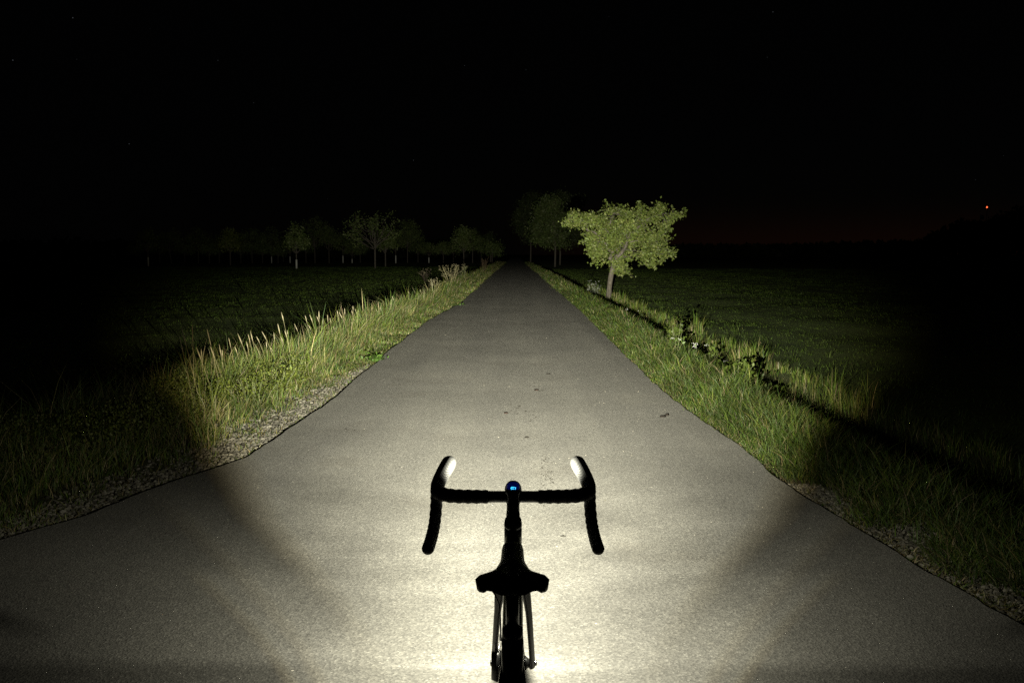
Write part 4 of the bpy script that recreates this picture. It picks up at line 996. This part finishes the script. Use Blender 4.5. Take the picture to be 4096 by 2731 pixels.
for cx_, by, ty, hw_, dens, gd, lab, shp in OR:
    px, py = cx_ / 1.3835 + 400, by / 1.3835 + 780
    y = min(max(1.62 * F_PX / (py - HOR), 100), 190); s = F_PX / y * 1.3835
    p = at_y(px, py, y); p.z = gz(p.x, y)
    h = (by - ty) / s; rw = hw_ / s; cb = h * .36
    bl = [(0, 0, (h + cb) / 2 + .1, rw * .8, rw * .8, (h - cb) * .42)]
    if shp == 0: bl += [(rw * .5, 0, cb + (h - cb) * .35, rw * .5, rw * .5, (h - cb) * .25), (-rw * .5, .2, cb + (h - cb) * .4, rw * .5, rw * .5, (h - cb) * .25), (0, 0, h * .88, rw * .35, rw * .4, h * .1)]
    if shp == 1: bl += [(rw * .2, 0, h * .85, rw * .25, rw * .3, h * .16), (-rw * .55, 0, cb + (h - cb) * .55, rw * .4, rw * .5, (h - cb) * .22), (rw * .65, 0, cb + (h - cb) * .45, rw * .4, rw * .5, (h - cb) * .3)]
    if shp == 2: bl += [(0, 0, h * .8, rw * .55, rw * .6, h * .18), (rw * .4, 0, cb + (h - cb) * .3, rw * .6, rw * .6, (h - cb) * .3), (-rw * .4, 0, cb + (h - cb) * .3, rw * .6, rw * .6, (h - cb) * .3)]
    lim = []
    if shp == 3:
        bl = []
        for k in range(17):
            a = random.uniform(0, 6.28); u = random.random() ** .6; e = (rw * u * math.cos(a), rw * u * math.sin(a), h * random.uniform(.62, 1.0) - h * .22 * u * u)
            lim.append(((0, 0, h * random.uniform(.30, .42)), e, .055, .018)); bl.append((*e, rw * .16, rw * .16, h * .10)); bl.append((e[0] * .8, e[1] * .8, e[2] * .85, rw * .15, rw * .15, h * .08))
    else:
        for k in range(5):
            a = k * 1.256 + random.random(); lim.append(((0, 0, cb * .9), (rw * .6 * math.cos(a), rw * .6 * math.sin(a), h * random.uniform(.55, .85)), .05, .015))
    pal = LEAFP * (np.array([1.15, 1.0, .7]) if cx_ == 722 else (np.array([1.05, 1.02, 1.0])))
    r0 = .085 if gd else .11
    gh = (by - gd) / s if gd else None
    lean_ = .25 if cx_ == 395 else 0
    tree('orchard_tree', p, [(0, 0, -.02), (-lean_ * .4, 0, cb * .5), (-lean_, 0, cb), (-lean_, 0, h * .6)], [r0, r0 * .85, r0 * .75, r0 * .4], lim, bl, int(300 * dens) + 90, 6, .20, .25, pal, lab, group='orchard trees in the left meadow', guard=gh, twig=(shp == 3))

BACK = [(200, 'left of the slim white guarded sapling'), (330, 'between the slim sapling and the leaning tree'), (470, 'between the leaning tree and the dim round tree'), (605, 'between the dim round tree and the thin young one'),
        (780, 'between the yellowish crown and the flat topped tree'), (900, 'between the flat topped tree and the short guard'), (1015, 'just left of the brightest white trunk guard'), (1140, 'between the brightest guard and the tall pointed tree'),
        (1440, 'left of the tallest bare branched tree'), (1760, 'just right of the dense cone shaped tree'), (1955, 'just left of the twin round crowns'), (2170, 'right of the twin crowns, nearest the lane')]
for cx_, place in BACK:                         # a second, fainter row that closes the gaps
    px = cx_ / 1.3835 + 400; y = random.uniform(165, 215); p = at_y(px, 1046, y); p.z = gz(p.x, y); h = random.uniform(4.2, 6.2); rw = random.uniform(1.6, 2.5)
    bl = [(0, 0, h * .66, rw, rw, h * .28), (rw * .4, 0, h * .55, rw * .6, rw * .6, h * .2), (-rw * .4, 0, h * .6, rw * .6, rw * .6, h * .2)]
    tree('orchard_tree', p, [(0, 0, -.02), (0, 0, h * .2), (0, 0, h * .6)], [.09, .08, .04], [((0, 0, h * .3), (rw * .4, 0, h * .6), .04, .015), ((0, 0, h * .3), (-rw * .4, 0, h * .6), .04, .015)], bl, 190, 6, .22, .30, LEAFP, 'faint back row tree ' + place, group='faint back row of the orchard', twig=False)
# ------------------------------------------------------------------ far distance
def woodland(name, x0, x1, y, hfun, label, n=90, per=60):
    pts = []; rad = []
    for k in range(n):
        px = x0 + (x1 - x0) * (k + random.random()) / n; yy = y + random.uniform(0, 60); p = at_y(px, 1018, yy); h = hfun(px) * yy / y
        for j in range(per):
            a = random.uniform(0, 6.28); u = random.random() ** .5; r = max(2.2, h * .33)
            pts.append((p.x + r * u * math.cos(a), yy + r * u * math.sin(a), h * random.random() ** .6 * (1 - .35 * u * u)))
    pts = np.array(pts); n_ = len(pts)
    V_, Tn, C = leaf_cloud(pts, RNG.uniform(1.8, 3.6, n_), np.full((n_, 3), .05) * np.array([.9, 1.1, .5]), None, .2, .9)
    tag(mesh_obj(name, V_, None, M_leaf, None, False, colors=C, tris=Tn), label, kind='stuff')
def hf(px):
    return float(np.interp(px, [2700, 3300, 3600, 3720, 3740, 3850, 3960, 4030, 4300], [5.0, 6.0, 7.2, 8.5, 12.5, 17.5, 18.5, 24, 26]))
woodland('distant_woodland', 2500, 4400, 480, hf, 'black line of far woods along the horizon to the right', 130, 150)
woodland('distant_woodland', -300, 2000, 420, lambda px: 7.5, 'black line of far woods behind the orchard', 110, 40)
mp_ = at_y(3948, 829, 900.0)
E = empty('radio_mast', (mp_.x, 900, -.1), 'far dark mast topped by a small red beacon light', 'mast')
mb = MB()
for k in range(3):
    a = k * 2.094; mb.tube([(mp_.x + 1.2 * math.cos(a), 900 + 1.2 * math.sin(a), -.1), (mp_.x + .25 * math.cos(a), 900 + .25 * math.sin(a), mp_.z - .6)], [.10, .06], 6)
for j in range(14):
    z0 = mp_.z * j / 14; r0 = 1.2 - .95 * j / 14
    for k in range(3): a, b_ = k * 2.094, (k + 1) * 2.094; mb.tube([(mp_.x + r0 * math.cos(a), 900 + r0 * math.sin(a), z0), (mp_.x + r0 * math.cos(b_), 900 + r0 * math.sin(b_), z0 + mp_.z / 14)], .04, 4)
mb.build('lattice', M_plastic, E)
mb = MB(); mb.lathe((mp_.x, 900, mp_.z), (0, 0, 1), [(-.6, .3), (-.5, .5), (0, .60), (.4, .5), (.6, .15)], 14); mb.build('beacon_lamp', M_redlamp, E)
for px, py, lab in ((2501, 1047, 'left one of two tiny pale glowing reflector posts beyond the fruit tree'), (2542, 1048, 'right one of two tiny pale glowing reflector posts beyond the fruit tree')):  # marker posts whose reflectors glow by themselves in place of returned headlight
    p = at_y(px, py, 230.0); E = empty('marker_post', (p.x, 230, gz(p.x, 230)), lab, 'lamp', 'pale reflector posts far across the meadow')
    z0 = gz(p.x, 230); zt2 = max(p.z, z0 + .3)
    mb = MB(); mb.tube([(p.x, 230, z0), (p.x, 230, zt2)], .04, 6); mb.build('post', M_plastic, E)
    mb = MB(); mb.lathe((p.x, 230, zt2 + .05), (0, 0, 1), [(-.09, .05), (0, .10), (.09, .04)], 10); mb.build('post_reflector', M_reflector_glow, E)
